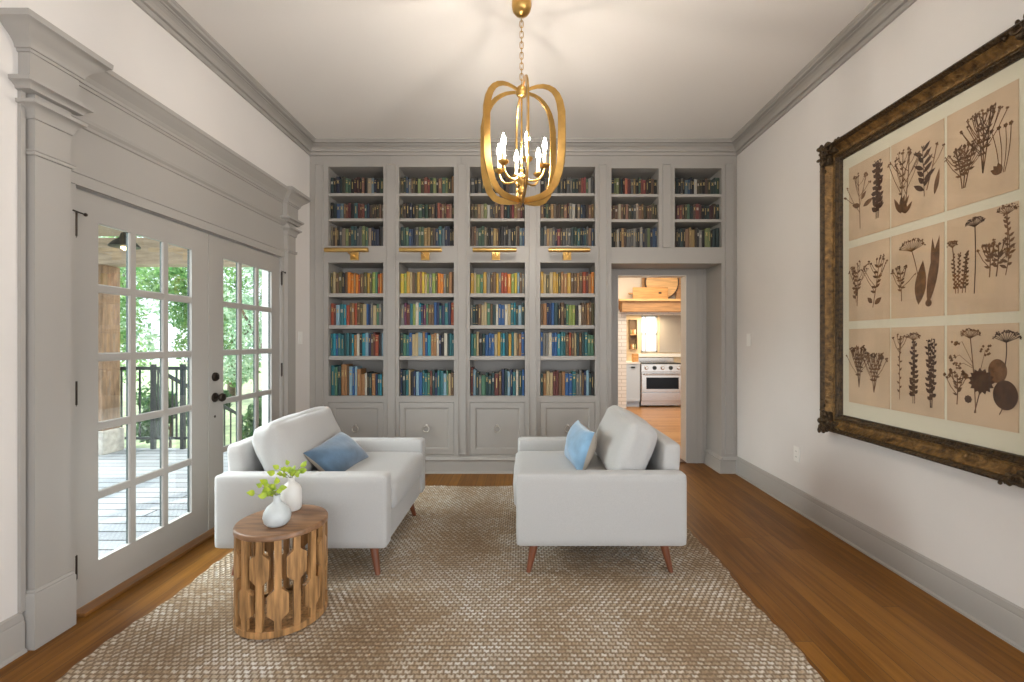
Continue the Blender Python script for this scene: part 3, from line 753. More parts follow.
# ------------------------------------------------------------------ rug
RX0, RX1, RY0, RY1 = -1.76, 1.14, 0.36, 4.02
BW, BH = 0.031, 0.0235
def rug():
    sx_, sy_ = 6, 5
    nx = int((RX1-RX0)/BW*sx_)+1; ny = int((RY1-RY0)/BH*sy_)+1
    X, Y = np.meshgrid(np.linspace(0, RX1-RX0, nx), np.linspace(0, RY1-RY0, ny))
    row = np.floor(Y/BH)
    u = (X/BW+0.5*(row % 2)) % 1.0; v = (Y/BH) % 1.0
    hgt = (np.clip(np.sin(PI*u), 0, 1)**0.5)*(np.clip(np.sin(PI*v), 0, 1)**0.5)
    rs = np.random.RandomState(3)
    cell = (np.floor(X/BW+0.5*(row % 2))*131+row*71).astype(int) % 4096
    jit = rs.rand(4096)[cell]
    Z = 0.005+0.0095*hgt*(0.6+0.5*jit)
    # slightly uneven outline
    Xw = X+0.010*np.sin(Y*9)*((X/(RX1-RX0)-0.5)*2)+0.004*np.sin(Y*47)*(np.abs(X/(RX1-RX0)-0.5) > 0.47)
    Yw = Y+0.008*np.sin(X*8)*((Y/(RY1-RY0)-0.5)*2)
    edge = (X < 1e-6) | (X > RX1-RX0-1e-6) | (Y < 1e-6) | (Y > RY1-RY0-1e-6)
    border = (X < 0.016) | (X > RX1-RX0-0.016)
    Z = np.where(border, 0.012, Z)
    Z = np.where(edge, 0.0006, Z)
    co = np.stack([Xw, Yw, Z], -1).reshape(-1, 3)
    idx = np.arange(nx*ny).reshape(ny, nx)
    q = np.stack([idx[:-1, :-1], idx[:-1, 1:], idx[1:, 1:], idx[1:, :-1]], -1).reshape(-1, 4)
    me = bpy.data.meshes.new('jute_rug')
    me.vertices.add(len(co)); me.vertices.foreach_set('co', co.astype(np.float32).ravel())
    me.loops.add(q.size); me.loops.foreach_set('vertex_index', q.ravel().astype(np.int32))
    me.polygons.add(len(q)); me.polygons.foreach_set('loop_start', np.arange(0, q.size, 4, dtype=np.int32))
    try: me.polygons.foreach_set('loop_total', np.full(len(q), 4, dtype=np.int32))
    except Exception: pass
    me.update(calc_edges=True); me.validate()
    m = bpy.data.materials.new('braided_jute'); N, L, b = nodes_of(m)
    t = N.new('ShaderNodeTexCoord')
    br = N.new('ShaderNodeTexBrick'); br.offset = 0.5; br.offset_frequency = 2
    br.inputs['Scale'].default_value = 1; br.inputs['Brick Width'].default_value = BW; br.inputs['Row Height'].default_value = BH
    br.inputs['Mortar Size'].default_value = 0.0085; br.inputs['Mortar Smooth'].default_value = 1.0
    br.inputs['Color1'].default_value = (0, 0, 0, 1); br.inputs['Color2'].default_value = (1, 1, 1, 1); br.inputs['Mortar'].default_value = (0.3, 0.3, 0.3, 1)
    L.new(t.outputs['Object'], br.inputs['Vector'])
    n1 = N.new('ShaderNodeTexNoise'); n1.inputs['Scale'].default_value = 2.2; n1.inputs['Detail'].default_value = 3; L.new(t.outputs['Object'], n1.inputs['Vector'])
    n2 = N.new('ShaderNodeTexNoise'); n2.inputs['Scale'].default_value = 90; n2.inputs['Detail'].default_value = 3; L.new(t.outputs['Object'], n2.inputs['Vector'])
    a1 = N.new('ShaderNodeMath'); a1.operation = 'MULTIPLY_ADD'; a1.inputs[1].default_value = 0.40
    s1 = N.new('ShaderNodeMath'); s1.operation = 'MULTIPLY_ADD'; s1.inputs[1].default_value = 1.0; s1.inputs[2].default_value = -0.38
    L.new(n1.outputs[0], s1.inputs[0])
    s2 = N.new('ShaderNodeMath'); s2.operation = 'MULTIPLY_ADD'; s2.inputs[1].default_value = 0.5
    L.new(n2.outputs[0], s2.inputs[0]); L.new(s1.outputs[0], s2.inputs[2])
    L.new(br.outputs['Color'], a1.inputs[0]); L.new(s2.outputs[0], a1.inputs[2])
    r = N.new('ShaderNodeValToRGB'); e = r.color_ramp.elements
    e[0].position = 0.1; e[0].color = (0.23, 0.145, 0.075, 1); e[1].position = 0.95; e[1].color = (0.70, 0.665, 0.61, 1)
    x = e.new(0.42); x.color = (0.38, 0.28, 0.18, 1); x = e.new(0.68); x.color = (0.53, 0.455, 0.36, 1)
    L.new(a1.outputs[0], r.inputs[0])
    mx = N.new('ShaderNodeMix'); mx.data_type = 'RGBA'; mx.inputs['B'].default_value = (0.15, 0.095, 0.05, 1)  # brown gap strands; the dark also paints in occlusion between raised stitches
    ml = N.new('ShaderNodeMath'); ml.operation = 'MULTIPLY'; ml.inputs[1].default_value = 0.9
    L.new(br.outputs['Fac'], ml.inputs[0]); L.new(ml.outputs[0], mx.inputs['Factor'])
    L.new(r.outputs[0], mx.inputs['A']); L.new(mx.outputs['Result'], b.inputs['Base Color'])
    b.inputs['Roughness'].default_value = 0.9
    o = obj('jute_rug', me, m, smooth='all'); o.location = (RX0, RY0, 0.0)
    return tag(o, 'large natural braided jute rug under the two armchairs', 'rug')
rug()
RZ = 0.016

# ------------------------------------------------------------------ armchairs (built facing -x, origin under the centre)
def armchair(name, label, loc, rotz):
    t = thing(name, label, 'armchair', loc, rotz, 'pale upholstered armchairs', world=False)
    hx, hy = 0.460, 0.492                    # half depth, half width
    zb, za = 0.165, 0.557
    aw = 0.105                               # arm thickness
    for s in (-1, 1):
        bm = B(); soft_box(bm, (0.0, s*(hy-aw/2), (zb+za)/2), (hx, aw/2, (za-zb)/2), 0.022, (0, 0.004, 0), 8)
        obj('arm', bm, M_fabric, t, 'all')
    bm = B(); soft_box(bm, (-0.005, 0, (zb+0.34)/2), (hx-0.02, hy-aw-0.003, (0.34-zb)/2), 0.015, (0.0, 0, 0), 7)
    obj('base', bm, M_fabric, t, 'all')
    R = Matrix.Rotation(math.radians(4), 3, 'Y')
    bm = B(); soft_box(bm, (hx-0.056, 0, 0.493), (0.052, hy-aw-0.004, 0.205), 0.03, (0.004, 0, 0.004), 8, rot=R)
    obj('backrest', bm, M_fabric, t, 'all')
    bm = B(); soft_box(bm, (-0.100, 0, 0.402), (0.372, hy-aw-0.006, 0.078), 0.034, (0.012, 0, 0.020), 12, wob=0.0015, seed=4)
    obj('seat_cushion', bm, M_fabric, t, 'all')
    R = Matrix.Rotation(math.radians(22), 3, 'Y')
    bm = B(); soft_box(bm, (0.212, 0, 0.626), (0.086, hy-aw-0.008, 0.180), 0.055, (0.046, 0.0, 0.014), 14, rot=R, wob=0.003, seed=2)
    obj('back_cushion', bm, M_fabric, t, 'all')
    for sx_ in (-1, 1):
        for sy_ in (-1, 1):
            bm = B()
            p0 = Vector((sx_*0.355, sy_*0.385, zb+0.004)); p1 = Vector((sx_*0.392, sy_*0.420, 0.0))
            rings = []
            for k in range(5):
                u = k/4; p = p0.lerp(p1, u); r = 0.027-0.013*u
                rings.append([(p.x+r*math.cos(2*PI*i/14), p.y+r*math.sin(2*PI*i/14), p.z) for i in range(14)])
            loft(bm, rings); obj('leg', bm, M_leg, t, True)
    return t
CA = (-1.180, 2.902, RZ+0.0005); CBp = (0.427, 2.930, RZ+0.0005)
armchair('armchair', 'pale grey upholstered armchair beside the french doors with the dark blue pillow', CA, PI)
armchair('armchair', 'pale grey upholstered armchair near the kitchen opening with the light blue pillow', CBp, 0)

# pillows: long axis along y, leaning on the back cushions
def pillow(label, c, lean, yaw, roll, side, mf):
    # local x -> world y (long), local y -> up, local z -> facing direction
    base = Matrix(((0, 0, side), (1 if side > 0 else -1, 0, 0), (0, 1, 0)))
    R = Matrix.Rotation(yaw, 3, 'Z') @ Matrix.Rotation(-side*lean, 3, 'Y') @ base @ Matrix.Rotation(roll, 3, 'Z')
    bm = B(); pillow_bm(bm, 0.43, 0.265, 0.16, R, (0, 0, 0), seed=int(c[0]*10))
    o = obj('throw_pillow', bm, [mf, M_taupe], None, 'all'); o.location = c
    return tag(o, label, 'pillow', 'blue lumbar pillows')
pillow('dark blue velvet lumbar pillow on the armchair beside the french doors', (-1.150, 2.85, 0.570), math.radians(48), math.radians(-12), math.radians(8), 1, M_bluev)
pillow('light blue lumbar pillow on the armchair near the kitchen opening', (0.368, 2.92, 0.618), math.radians(18), math.radians(6), 0.0, -1, M_bluel)

# ------------------------------------------------------------------ drum side table
TX, TY, TR, TH = -1.122, 2.130, 0.197, 0.455
t = thing('side_table', 'round drum side table of cut-out brown wood beside the armchair', 'table', (TX, TY, RZ))
bm = B(); lathe(bm, [(TR-0.004, 0.430), (TR, 0.433), (TR, 0.448), (TR-0.004, 0.4535), (TR-0.010, 0.455)], (TX, TY, 0), 56)
obj('table_top', bm, M_mangot, t, True)
bm = B()
lathe(bm, [(TR-0.028, RZ), (TR-0.003, RZ), (TR-0.001, RZ+0.004), (TR-0.001, RZ+0.030), (TR-0.028, RZ+0.030)], (TX, TY, 0), 56, caps=False)
lathe(bm, [(0.0, RZ+0.006), (TR-0.028, RZ+0.006), (TR-0.028, RZ+0.018), (0, RZ+0.018)], (TX, TY, 0), 40)
obj('base_ring', bm, M_mango, t, True)
def slat(k, n, hexes):
    bm = B(); th0 = 2*PI*k/n
    zl, zh = RZ+0.028, 0.431
    w = 0.0145
    prof = [(zl, w)]
    for zc in hexes:
        prof += [(zc-0.066, w), (zc-0.042, 0.043), (zc+0.042, 0.043), (zc+0.066, w)]
    prof += [(zh, w)]
    rings = []
    for z, hw in prof:
        o_ = []; i_ = []
        for u in (-1, -0.5, 0, 0.5, 1):
            a = th0+u*hw/TR
            o_.append((TX+(TR-0.003)*math.cos(a), TY+(TR-0.003)*math.sin(a), z)); i_.append((TX+(TR-0.024)*math.cos(a), TY+(TR-0.024)*math.sin(a), z))
        rings.append(o_+i_[::-1])
    loft(bm, rings)
    obj('slat', bm, M_mango, t)
NS = 16
for k in range(NS): slat(k, NS, (0.310,) if k % 2 == 0 else (0.155,))

def sprig(c, stems, label, seed, lh=0.034):
    rnd = random.Random(seed)
    t = thing('leaf_sprig', label, 'sprig', c, 0, 'leafy sprigs in the white vases')
    bs = B(); bl = B()
    for (dx, dy, h, nl) in stems:
        p0 = Vector(c); p3 = p0+Vector((dx, dy, h)); p1 = p0+Vector((dx*0.15, dy*0.15, h*0.45))
        pts = []
        for i in range(9):
            u = i/8; pts.append(p0*(1-u)**2+2*p1*u*(1-u)+p3*u*u)
        tube(bs, pts, [0.0016-0.0008*i/8 for i in range(9)], 6)
        for j in range(nl):
            u = 0.45+0.55*j/(max(nl-1, 1)); p = p0*(1-u)**2+2*p1*u*(1-u)+p3*u*u
            ang = rnd.uniform(0, 2*PI)
            d = Vector((math.cos(ang), math.sin(ang), rnd.uniform(0.0, 0.9))).normalized()
            if j == nl-1: d = (p3-p1).normalized()
            s = d.cross(Vector((rnd.uniform(-.4, .4), -1, rnd.uniform(-.2, 0.6)))).normalized()
            L_ = lh*rnd.uniform(0.8, 1.25); nrm = d.cross(s)
            st = p+d*0.006
            tube(bs, [p, st], 0.0007, 5)
            left = []; right = []; mid = []
            for q in range(7):
                v = q/6; wv = L_*0.36*math.sin(PI*v**0.8)
                cc = st+d*L_*v+nrm*0.006*math.sin(PI*v)
                mid.append(bl.verts.new(cc)); left.append(bl.verts.new(cc+s*wv+nrm*wv*0.25)); right.append(bl.verts.new(cc-s*wv+nrm*wv*0.25))
            for q in range(6):
                for A_, B_ in ((left, mid), (mid, right)):
                    try: bl.faces.new((A_[q], A_[q+1], B_[q+1], B_[q]))
                    except ValueError: pass
    obj('stem', bs, M_stem, t, True)
    lo = obj('leaves', bl, M_leaf, t, 'all')
    return t
V1 = (-1.110, 2.060); V2 = (-1.140, 2.245)
bm = B()
lathe(bm, [(0.026, 0), (0.040, 0.003), (0.053, 0.018), (0.0585, 0.040), (0.055, 0.062), (0.042, 0.084), (0.025, 0.098), (0.0165, 0.108), (0.0145, 0.122), (0.0155, 0.136), (0.012, 0.136), (0.011, 0.120), (0.012, 0.10)], (0, 0, 0), 36, caps=False)
bmesh.ops.contextual_create(bm, geom=[v for v in bm.verts if abs(v.co.z) < 1e-6])
o = obj('vase', bm, M_ceramicg, None, 'all'); o.location = (*V1, TH+0.0003)
tag(o, 'squat round pale grey vase at the front of the drum table', 'vase', 'small vases on the drum table')
bm = B()
lathe(bm, [(0.030, 0), (0.042, 0.002), (0.047, 0.010), (0.0485, 0.05), (0.0475, 0.098), (0.040, 0.118), (0.026, 0.131), (0.0165, 0.138), (0.0145, 0.150), (0.0155, 0.160), (0.012, 0.160), (0.011, 0.15), (0.012, 0.13)], (0, 0, 0), 36, caps=False)
bmesh.ops.contextual_create(bm, geom=[v for v in bm.verts if abs(v.co.z) < 1e-6])
o = obj('vase', bm, M_ceramic, None, 'all'); o.location = (*V2, TH+0.0003)
tag(o, 'tall white bottle vase at the back of the drum table', 'vase', 'small vases on the drum table')
sprig((V1[0], V1[1], TH+0.122), [(-0.095, 0.00, 0.018, 6), (-0.070, 0.01, 0.045, 6), (-0.035, -0.01, 0.055, 6), (-0.012, 0.02, 0.05, 3)], 'yellow green leafy sprig in the squat grey vase', 11)
sprig((V2[0], V2[1], TH+0.146), [(-0.075, 0.0, 0.030, 6), (-0.050, -0.01, 0.055, 6), (-0.02, 0.01, 0.065, 5), (0.030, 0.02, 0.055, 4)], 'yellow green leafy sprig in the tall white vase', 12)

# ------------------------------------------------------------------ chandelier
HX, HY = -0.004, 2.58
t = thing('chandelier', 'brass chandelier of crossed oval hoops round six lit candles', 'chandelier', (HX, HY, H))
bm = B(); lathe(bm, [(0.050, 0), (0.055, -0.008), (0.056, -0.040), (0.050, -0.066), (0.036, -0.084), (0.016, -0.094), (0.006, -0.098)], (HX, HY, H), 32)
obj('canopy', bm, M_brass, t, True)
zc = 2.700
bm = B()
nl = 13; ztop, zbot = H-0.096, zc+0.040
pitch = (ztop-zbot)/nl
for k in range(nl):
    z = ztop-pitch*(k+0.5); hl = pitch*0.66; rw = 0.0095
    pts = []
    for i in range(16):
        a = 2*PI*i/16; cx_ = rw*math.cos(a); cz_ = (hl-rw)*(1 if math.sin(a) > 0 else -1)*(1 if abs(math.sin(a)) > 0.01 else 0)+rw*math.sin(a)
        pts.append((HX+(cx_ if k % 2 else 0), HY+(0 if k % 2 else cx_), z+cz_))
    tube(bm, pts, 0.0022, 6, closed=True)
obj('chain', bm, M_brass, t, True)
bm = B()
lathe(bm, [(0.004, 0.045), (0.010, 0.036), (0.010, 0.028), (0.024, 0.026), (0.033, 0.014), (0.036, 0.0), (0.033, -0.014), (0.024, -0.026), (0.010, -0.028), (0.004, -0.032)], (HX, HY, zc), 28)
obj('hub', bm, M_brass, t, True)
zb_ = 2.082
RH, d8 = 0.237, math.radians(8)
def lobe_pts(th):
    """half hoop: out from the hub, up over a shoulder, straight down, back to the bottom finial"""
    pr = [(0.028, zc+0.003), (0.060, zc+0.008), (0.095, zc+0.010), (0.130, zc+0.004), (0.162, zc-0.010), (0.190, zc-0.032), (0.211, zc-0.062), (0.226, zc-0.100), (RH, zc-0.160), (RH+0.001, zc-0.25),
          (RH, zc-0.36), (0.232, zc-0.43), (0.219, zc-0.49), (0.198, zc-0.545), (0.165, zc-0.585), (0.125, zc-0.606), (0.08, zc-0.615), (0.02, zc-0.618)]
    return [Vector((HX+r*math.sin(th), HY-r*math.cos(th), z)) for r, z in pr]
for k in range(3):
    bm = B()
    for s in (0, 1):
        th = d8+k*PI/3+s*PI
        pn = Vector((math.cos(th), math.sin(th), 0)); pts = lobe_pts(th); rings = []
        for i, p in enumerate(pts):
            tg = (pts[min(i+1, len(pts)-1)]-pts[max(i-1, 0)]).normalized(); sd = tg.cross(pn).normalized()
            u = i/(len(pts)-1)
            w = 0.016+0.027*min(1, max(0, (u-0.08)/0.40))-0.012*max(0, (u-0.72)/0.28)
            rings.append([p+sd*w/2+pn*0.0045, p-sd*w/2+pn*0.0045, p-sd*w/2-pn*0.0045, p+sd*w/2-pn*0.0045])
        loft(bm, rings)
    obj('hoop', bm, M_brass, t, True)
bm = B()
tube(bm, [(HX, HY, zc-0.03), (HX, HY, zb_+0.02)], 0.0055, 10)
lathe(bm, [(0.006, 0.185), (0.014, 0.178), (0.014, 0.168), (0.009, 0.160), (0.012, 0.150), (0.028, 0.140), (0.034, 0.125), (0.030, 0.108), (0.016, 0.092), (0.012, 0.080), (0.020, 0.070), (0.024, 0.056), (0.018, 0.042), (0.010, 0.034), (0.018, 0.020), (0.024, 0.006), (0.016, -0.006), (0.006, -0.012)], (HX, HY, zb_), 24)
obj('stem', bm, M_brass, t, True)
M_candle = mat('candle_sleeve', (0.78, 0.66, 0.44), 0.5)
M_bulb = mat('lit_bulb', (1, 0.9, 0.7), 0.4, emit=((1.0, 0.92, 0.82), 540))
for k in range(6):
    th = math.radians(13)+k*PI/3; dx, dy = math.sin(th), -math.cos(th)
    P_ = lambda r, z: (HX+r*dx, HY+r*dy, z)
    bm = B()
    tube(bm, [P_(0.028, 2.205), P_(0.050, 2.192), P_(0.078, 2.188), P_(0.105, 2.196), P_(0.125, 2.216), P_(0.134, 2.245), P_(0.135, 2.262)], 0.0062, 8)
    cx_, cy_, _ = P_(0.135, 0)
    lathe(bm, [(0.006, 2.250), (0.020, 2.256), (0.029, 2.266), (0.030, 2.272), (0.022, 2.272), (0.014, 2.266)], (cx_, cy_, 0), 18)
    am = obj('arm', bm, M_brass, t, True)
    bm = B(); lathe(bm, [(0.0105, 2.268), (0.0105, 2.352), (0.008, 2.356)], (cx_, cy_, 0), 14)
    cs = obj('candle', bm, M_candle, am, True)
    bm = B(); lathe(bm, [(0.006, 2.356), (0.0115, 2.366), (0.0135, 2.378), (0.011, 2.394), (0.006, 2.410), (0.0015, 2.424)], (cx_, cy_, 0), 14)
    bo = obj('bulb', bm, M_bulb, am, True); bo['label'] = 'lit flame-shaped bulb'

# ------------------------------------------------------------------ framed botanicals
PY0, PY1, PZ0, PZ1 = 1.735, 3.078, 0.690, 2.585
t = thing('framed_botanicals', 'large ornate dark gilt frame holding nine pressed plant sheets', 'picture', (XR, (PY0+PY1)/2, PZ0))
M_gold = mat('worn_gilt', (0.23, 0.13, 0.042), 0.38, 0.5, noise=0.6, nscale=30, bump=0.9, bscale=55, col2=(0.055, 0.03, 0.012), detail=8)
M_goldd = mat('dark_worn_gilt', (0.085, 0.052, 0.022), 0.40, 0.5, noise=0.7, nscale=45, bump=0.8, bscale=70, col2=(0.018, 0.012, 0.008), detail=8)
def frame_ring(prof, mi_fn=None):
    bm = B()
    rings = []
    for ins, x in prof:
        rings.append([(x, PY0+ins, PZ0+ins), (x, PY1-ins, PZ0+ins), (x, PY1-ins, PZ1-ins), (x, PY0+ins, PZ1-ins)])
    loft(bm, rings, True, False)
    return bm
X0 = XR-0.002
outer = [(0.004, X0), (0.0, X0-0.035), (0.003, X0-0.074), (0.009, X0-0.092), (0.018, X0-0.097), (0.027, X0-0.090), (0.032, X0-0.074)]
bm = frame_ring(outer)
# beaded carving along the outer ridge
rnd = random.Random(5)
obj('outer_rail', bm, M_goldd, t, True)
mid = [(0.032, X0-0.074), (0.036, X0-0.076), (0.046, X0-0.066), (0.058, X0-0.050), (0.070, X0-0.043), (0.078, X0-0.042), (0.080, X0-0.047), (0.086, X0-0.048), (0.088, X0-0.042)]
obj('cove', frame_ring(mid), M_gold, t, True)
inn = [(0.088, X0-0.042), (0.092, X0-0.044), (0.098, X0-0.042), (0.102, X0-0.034), (0.110, X0-0.030), (0.114, X0-0.032), (0.118, X0-0.028), (0.120, X0-0.008)]
obj('inner_rail', frame_ring(inn), M_goldd, t, True)
bm = B(); box(bm, X0-0.004, X0, PY0+0.01, PY1-0.01, PZ0+0.01, PZ1-0.01)
obj('backing', bm, M_bark, t)
# carved corner leaves
for (cy, sy_) in ((PY0, 1), (PY1, -1)):
    for (cz, sz_) in ((PZ0, 1), (PZ1, -1)):
        bm = B(); rnd = random.Random(int(cy*10+cz))
        for k in range(44):
            along = rnd.uniform(0, 1)**1.3*0.19; across = rnd.uniform(-0.004, 0.085)*(1-along/0.30)
            u, v = (along, across) if k % 2 else (across, along)
            r = rnd.uniform(0.009, 0.021)*(1-along/0.4)
            xx = X0-0.074-rnd.uniform(0, 0.022)*(1-along/0.25)
            mtx = Matrix.Translation((xx, cy+sy_*u, cz+sz_*v)) @ Matrix.Diagonal((0.8, rnd.uniform(0.7, 1.5), rnd.uniform(0.7, 1.5), 1))
            bmesh.ops.create_icosphere(bm, subdivisions=2, radius=r, matrix=mtx)
        for e0_, e1_ in ((0.13, 0.07), (0.07, 0.13)):
            ya_, yb_ = sorted((cy, cy+sy_*e0_)); za_, zb3 = sorted((cz, cz+sz_*e1_))
            box(bm, X0-0.080, X0-0.030, ya_, yb_, za_, zb3, bev=0.012)
        for s_ in (0, 1):
            pts = []
            for i in range(20):
                a = i/19*4.2; rr = 0.030*(1-i/19*0.8)
                p = (0.10+rr*math.cos(a), 0.030+rr*math.sin(a)); p = p if s_ else p[::-1]
                pts.append((X0-0.096, cy+sy_*p[0], cz+sz_*p[1]))
            tube(bm, pts, [0.007-0.004*i/19 for i in range(20)], 6)
        obj('corner_ornament', bm, M_goldd, t, True)
XM = X0-0.012
bm = B(); box(bm, XM, XM+0.004, PY0+0.105, PY1-0.105, PZ0+0.105, PZ1-0.105)
M_mat = mat('cream_mount', (0.66, 0.62, 0.48), 0.8)
obj('mount_board', bm, M_mat, t)
M_sheet = mat('aged_herbarium_paper', (0.60, 0.445, 0.295), 0.85, noise=0.14, nscale=5)
M_plant = mat('pressed_brown_plant', (0.17, 0.082, 0.032), 0.85, noise=0.45, nscale=30)
M_plantd = mat('pressed_dark_leaf', (0.085, 0.040, 0.020), 0.85, noise=0.4, nscale=20)

class Sheet:
    def __init__(s, y1, z0, w, h):
        s.y1, s.z0, s.w, s.h = y1, z0, w, h; s.bm = B(); s.k = 0
    def P(s, u, v):                          # u to the right as seen, v up, 0..1
        return Vector((XM-0.0032-0.0004*(s.k % 5), s.y1-u*s.w, s.z0+v*s.h))
    def poly(s, pts, mi=0):
        s.k += 1
        try: f = s.bm.faces.new([s.bm.verts.new(s.P(u, v)) for u, v in pts]); f.material_index = mi
        except ValueError: pass
    def line(s, pts, w, mi=0):
        s.k += 1; asp = s.h/s.w
        L_, R_ = [], []
        for i, (u, v) in enumerate(pts):
            a = pts[max(i-1, 0)]; b = pts[min(i+1, len(pts)-1)]
            d = Vector((b[0]-a[0], (b[1]-a[1])*asp)); d = d.normalized() if d.length else Vector((0, 1))
            n = Vector((-d.y, d.x))*w
            L_.append(s.bm.verts.new(s.P(u+n.x, v+n.y/asp))); R_.append(s.bm.verts.new(s.P(u-n.x, v-n.y/asp)))
        for i in range(len(pts)-1):
            f = s.bm.faces.new((L_[i], L_[i+1], R_[i+1], R_[i])); f.material_index = mi
    def leaf(s, u, v, ang, L_, W, mi=0):
        asp = s.h/s.w; d = (math.cos(ang), math.sin(ang)); n = (-d[1], d[0]); pts = []
        for i in range(9):
            q = i/8; w = W*math.sin(PI*q**0.85); pts.append((q, w))
        P_ = [(u+d[0]*L_*q+n[0]*w, v+(d[1]*L_*q+n[1]*w)/asp) for q, w in pts]+[(u+d[0]*L_*q-n[0]*w, v+(d[1]*L_*q-n[1]*w)/asp) for q, w in pts[-2:0:-1]]
        s.poly(P_, mi)
    def blob(s, u, v, r, n=9, spiky=0, mi=0):
        asp = s.h/s.w
        s.poly([(u+r*(1-spiky*(i % 2))*math.cos(2*PI*i/n), v+r*(1-spiky*(i % 2))*math.sin(2*PI*i/n)/asp) for i in range(n)], mi)
    def stem(s, u, v, h, lean, curve=0):
        return [(u+lean*q+curve*math.sin(PI*q), v+h*q) for q in [i/10 for i in range(11)]]
def leafy(s, u, v, h, lean, nl, L_, W, rnd, top='bud', mi=0, curve=0.0):
    pts = s.stem(u, v, h, lean, curve); s.line(pts, 0.0065, mi)
    for j in range(nl):
        q = 0.12+0.85*j/nl; i = q*10; a = pts[int(i)]; b = pts[min(int(i)+1, 10)]; f_ = i-int(i)
        x, y = a[0]+(b[0]-a[0])*f_, a[1]+(b[1]-a[1])*f_
        sd = 1 if j % 2 else -1
        s.leaf(x, y, PI/2-sd*rnd.uniform(0.5, 1.2), L_*rnd.uniform(0.7, 1.2)*(1-0.35*q), W*(1-0.3*q), mi)
    if top == 'bud':
        for _ in range(5): s.blob(pts[-1][0]+rnd.uniform(-.02, .02), pts[-1][1]+rnd.uniform(-.015, .015), 0.014, 8, 0.3, mi)
def branched(s, u, v, h, lean, nb, rnd, fl=0.016, spread=0.6, mi=0, lf=0):
    pts = s.stem(u, v, h, lean, 0.01); s.line(pts, 0.009, mi)
    for j in range(nb):
        q = 0.35+0.6*j/nb; k = pts[int(q*10)]; sd = 1 if j % 2 else -1
        L_ = h*(1.0-q)*0.9+0.06; ang = PI/2-sd*rnd.uniform(0.3, spread+0.25)
        e = (k[0]+math.cos(ang)*L_*s.h/s.w*0.8, k[1]+math.sin(ang)*L_)
        m_ = ((k[0]+e[0])/2+sd*0.012, (k[1]+e[1])/2-0.01)
        s.line([k, m_, e], 0.006, mi)
        for _ in range(3): s.blob(e[0]+rnd.uniform(-fl, fl), e[1]+rnd.uniform(-fl, fl)*0.7, fl*rnd.uniform(0.6, 1.1), 8, 0.35, mi)
        if lf: s.leaf(k[0], k[1], ang-sd*0.5, lf, lf*0.2, mi)
    for _ in range(4): s.blob(pts[-1][0]+rnd.uniform(-fl, fl), pts[-1][1]+rnd.uniform(-fl, fl), fl, 8, 0.35, mi)
def umbel(s, u, v, h, lean, r, rnd, mi=0, nr=11, basal=0):
    pts = s.stem(u, v, h, lean, 0.012); s.line(pts, 0.0075, mi)
    x, y = pts[-1]
    for i in range(nr):
        a = PI*(0.08+0.84*i/(nr-1)); e = (x+r*math.cos(a), y+r*0.42*math.sin(a)*s.w/s.h*1.5+0.01)
        s.line([(x, y-0.02), e], 0.0045, mi)
        for _ in range(5): s.blob(e[0]+rnd.uniform(-.025, .025), e[1]+rnd.uniform(-.016, .016), rnd.uniform(0.008, 0.017), 7, 0.4, mi)
    for i in range(basal): s.leaf(u+lean*0.1*i, v+0.06*i, PI/2+(0.7 if i % 2 else -0.7), 0.13, 0.022, mi)
cw, ch = 0.322, 0.464
ys = [2.902, 2.570, 2.232]
zs = [1.925, 1.413, 0.900]
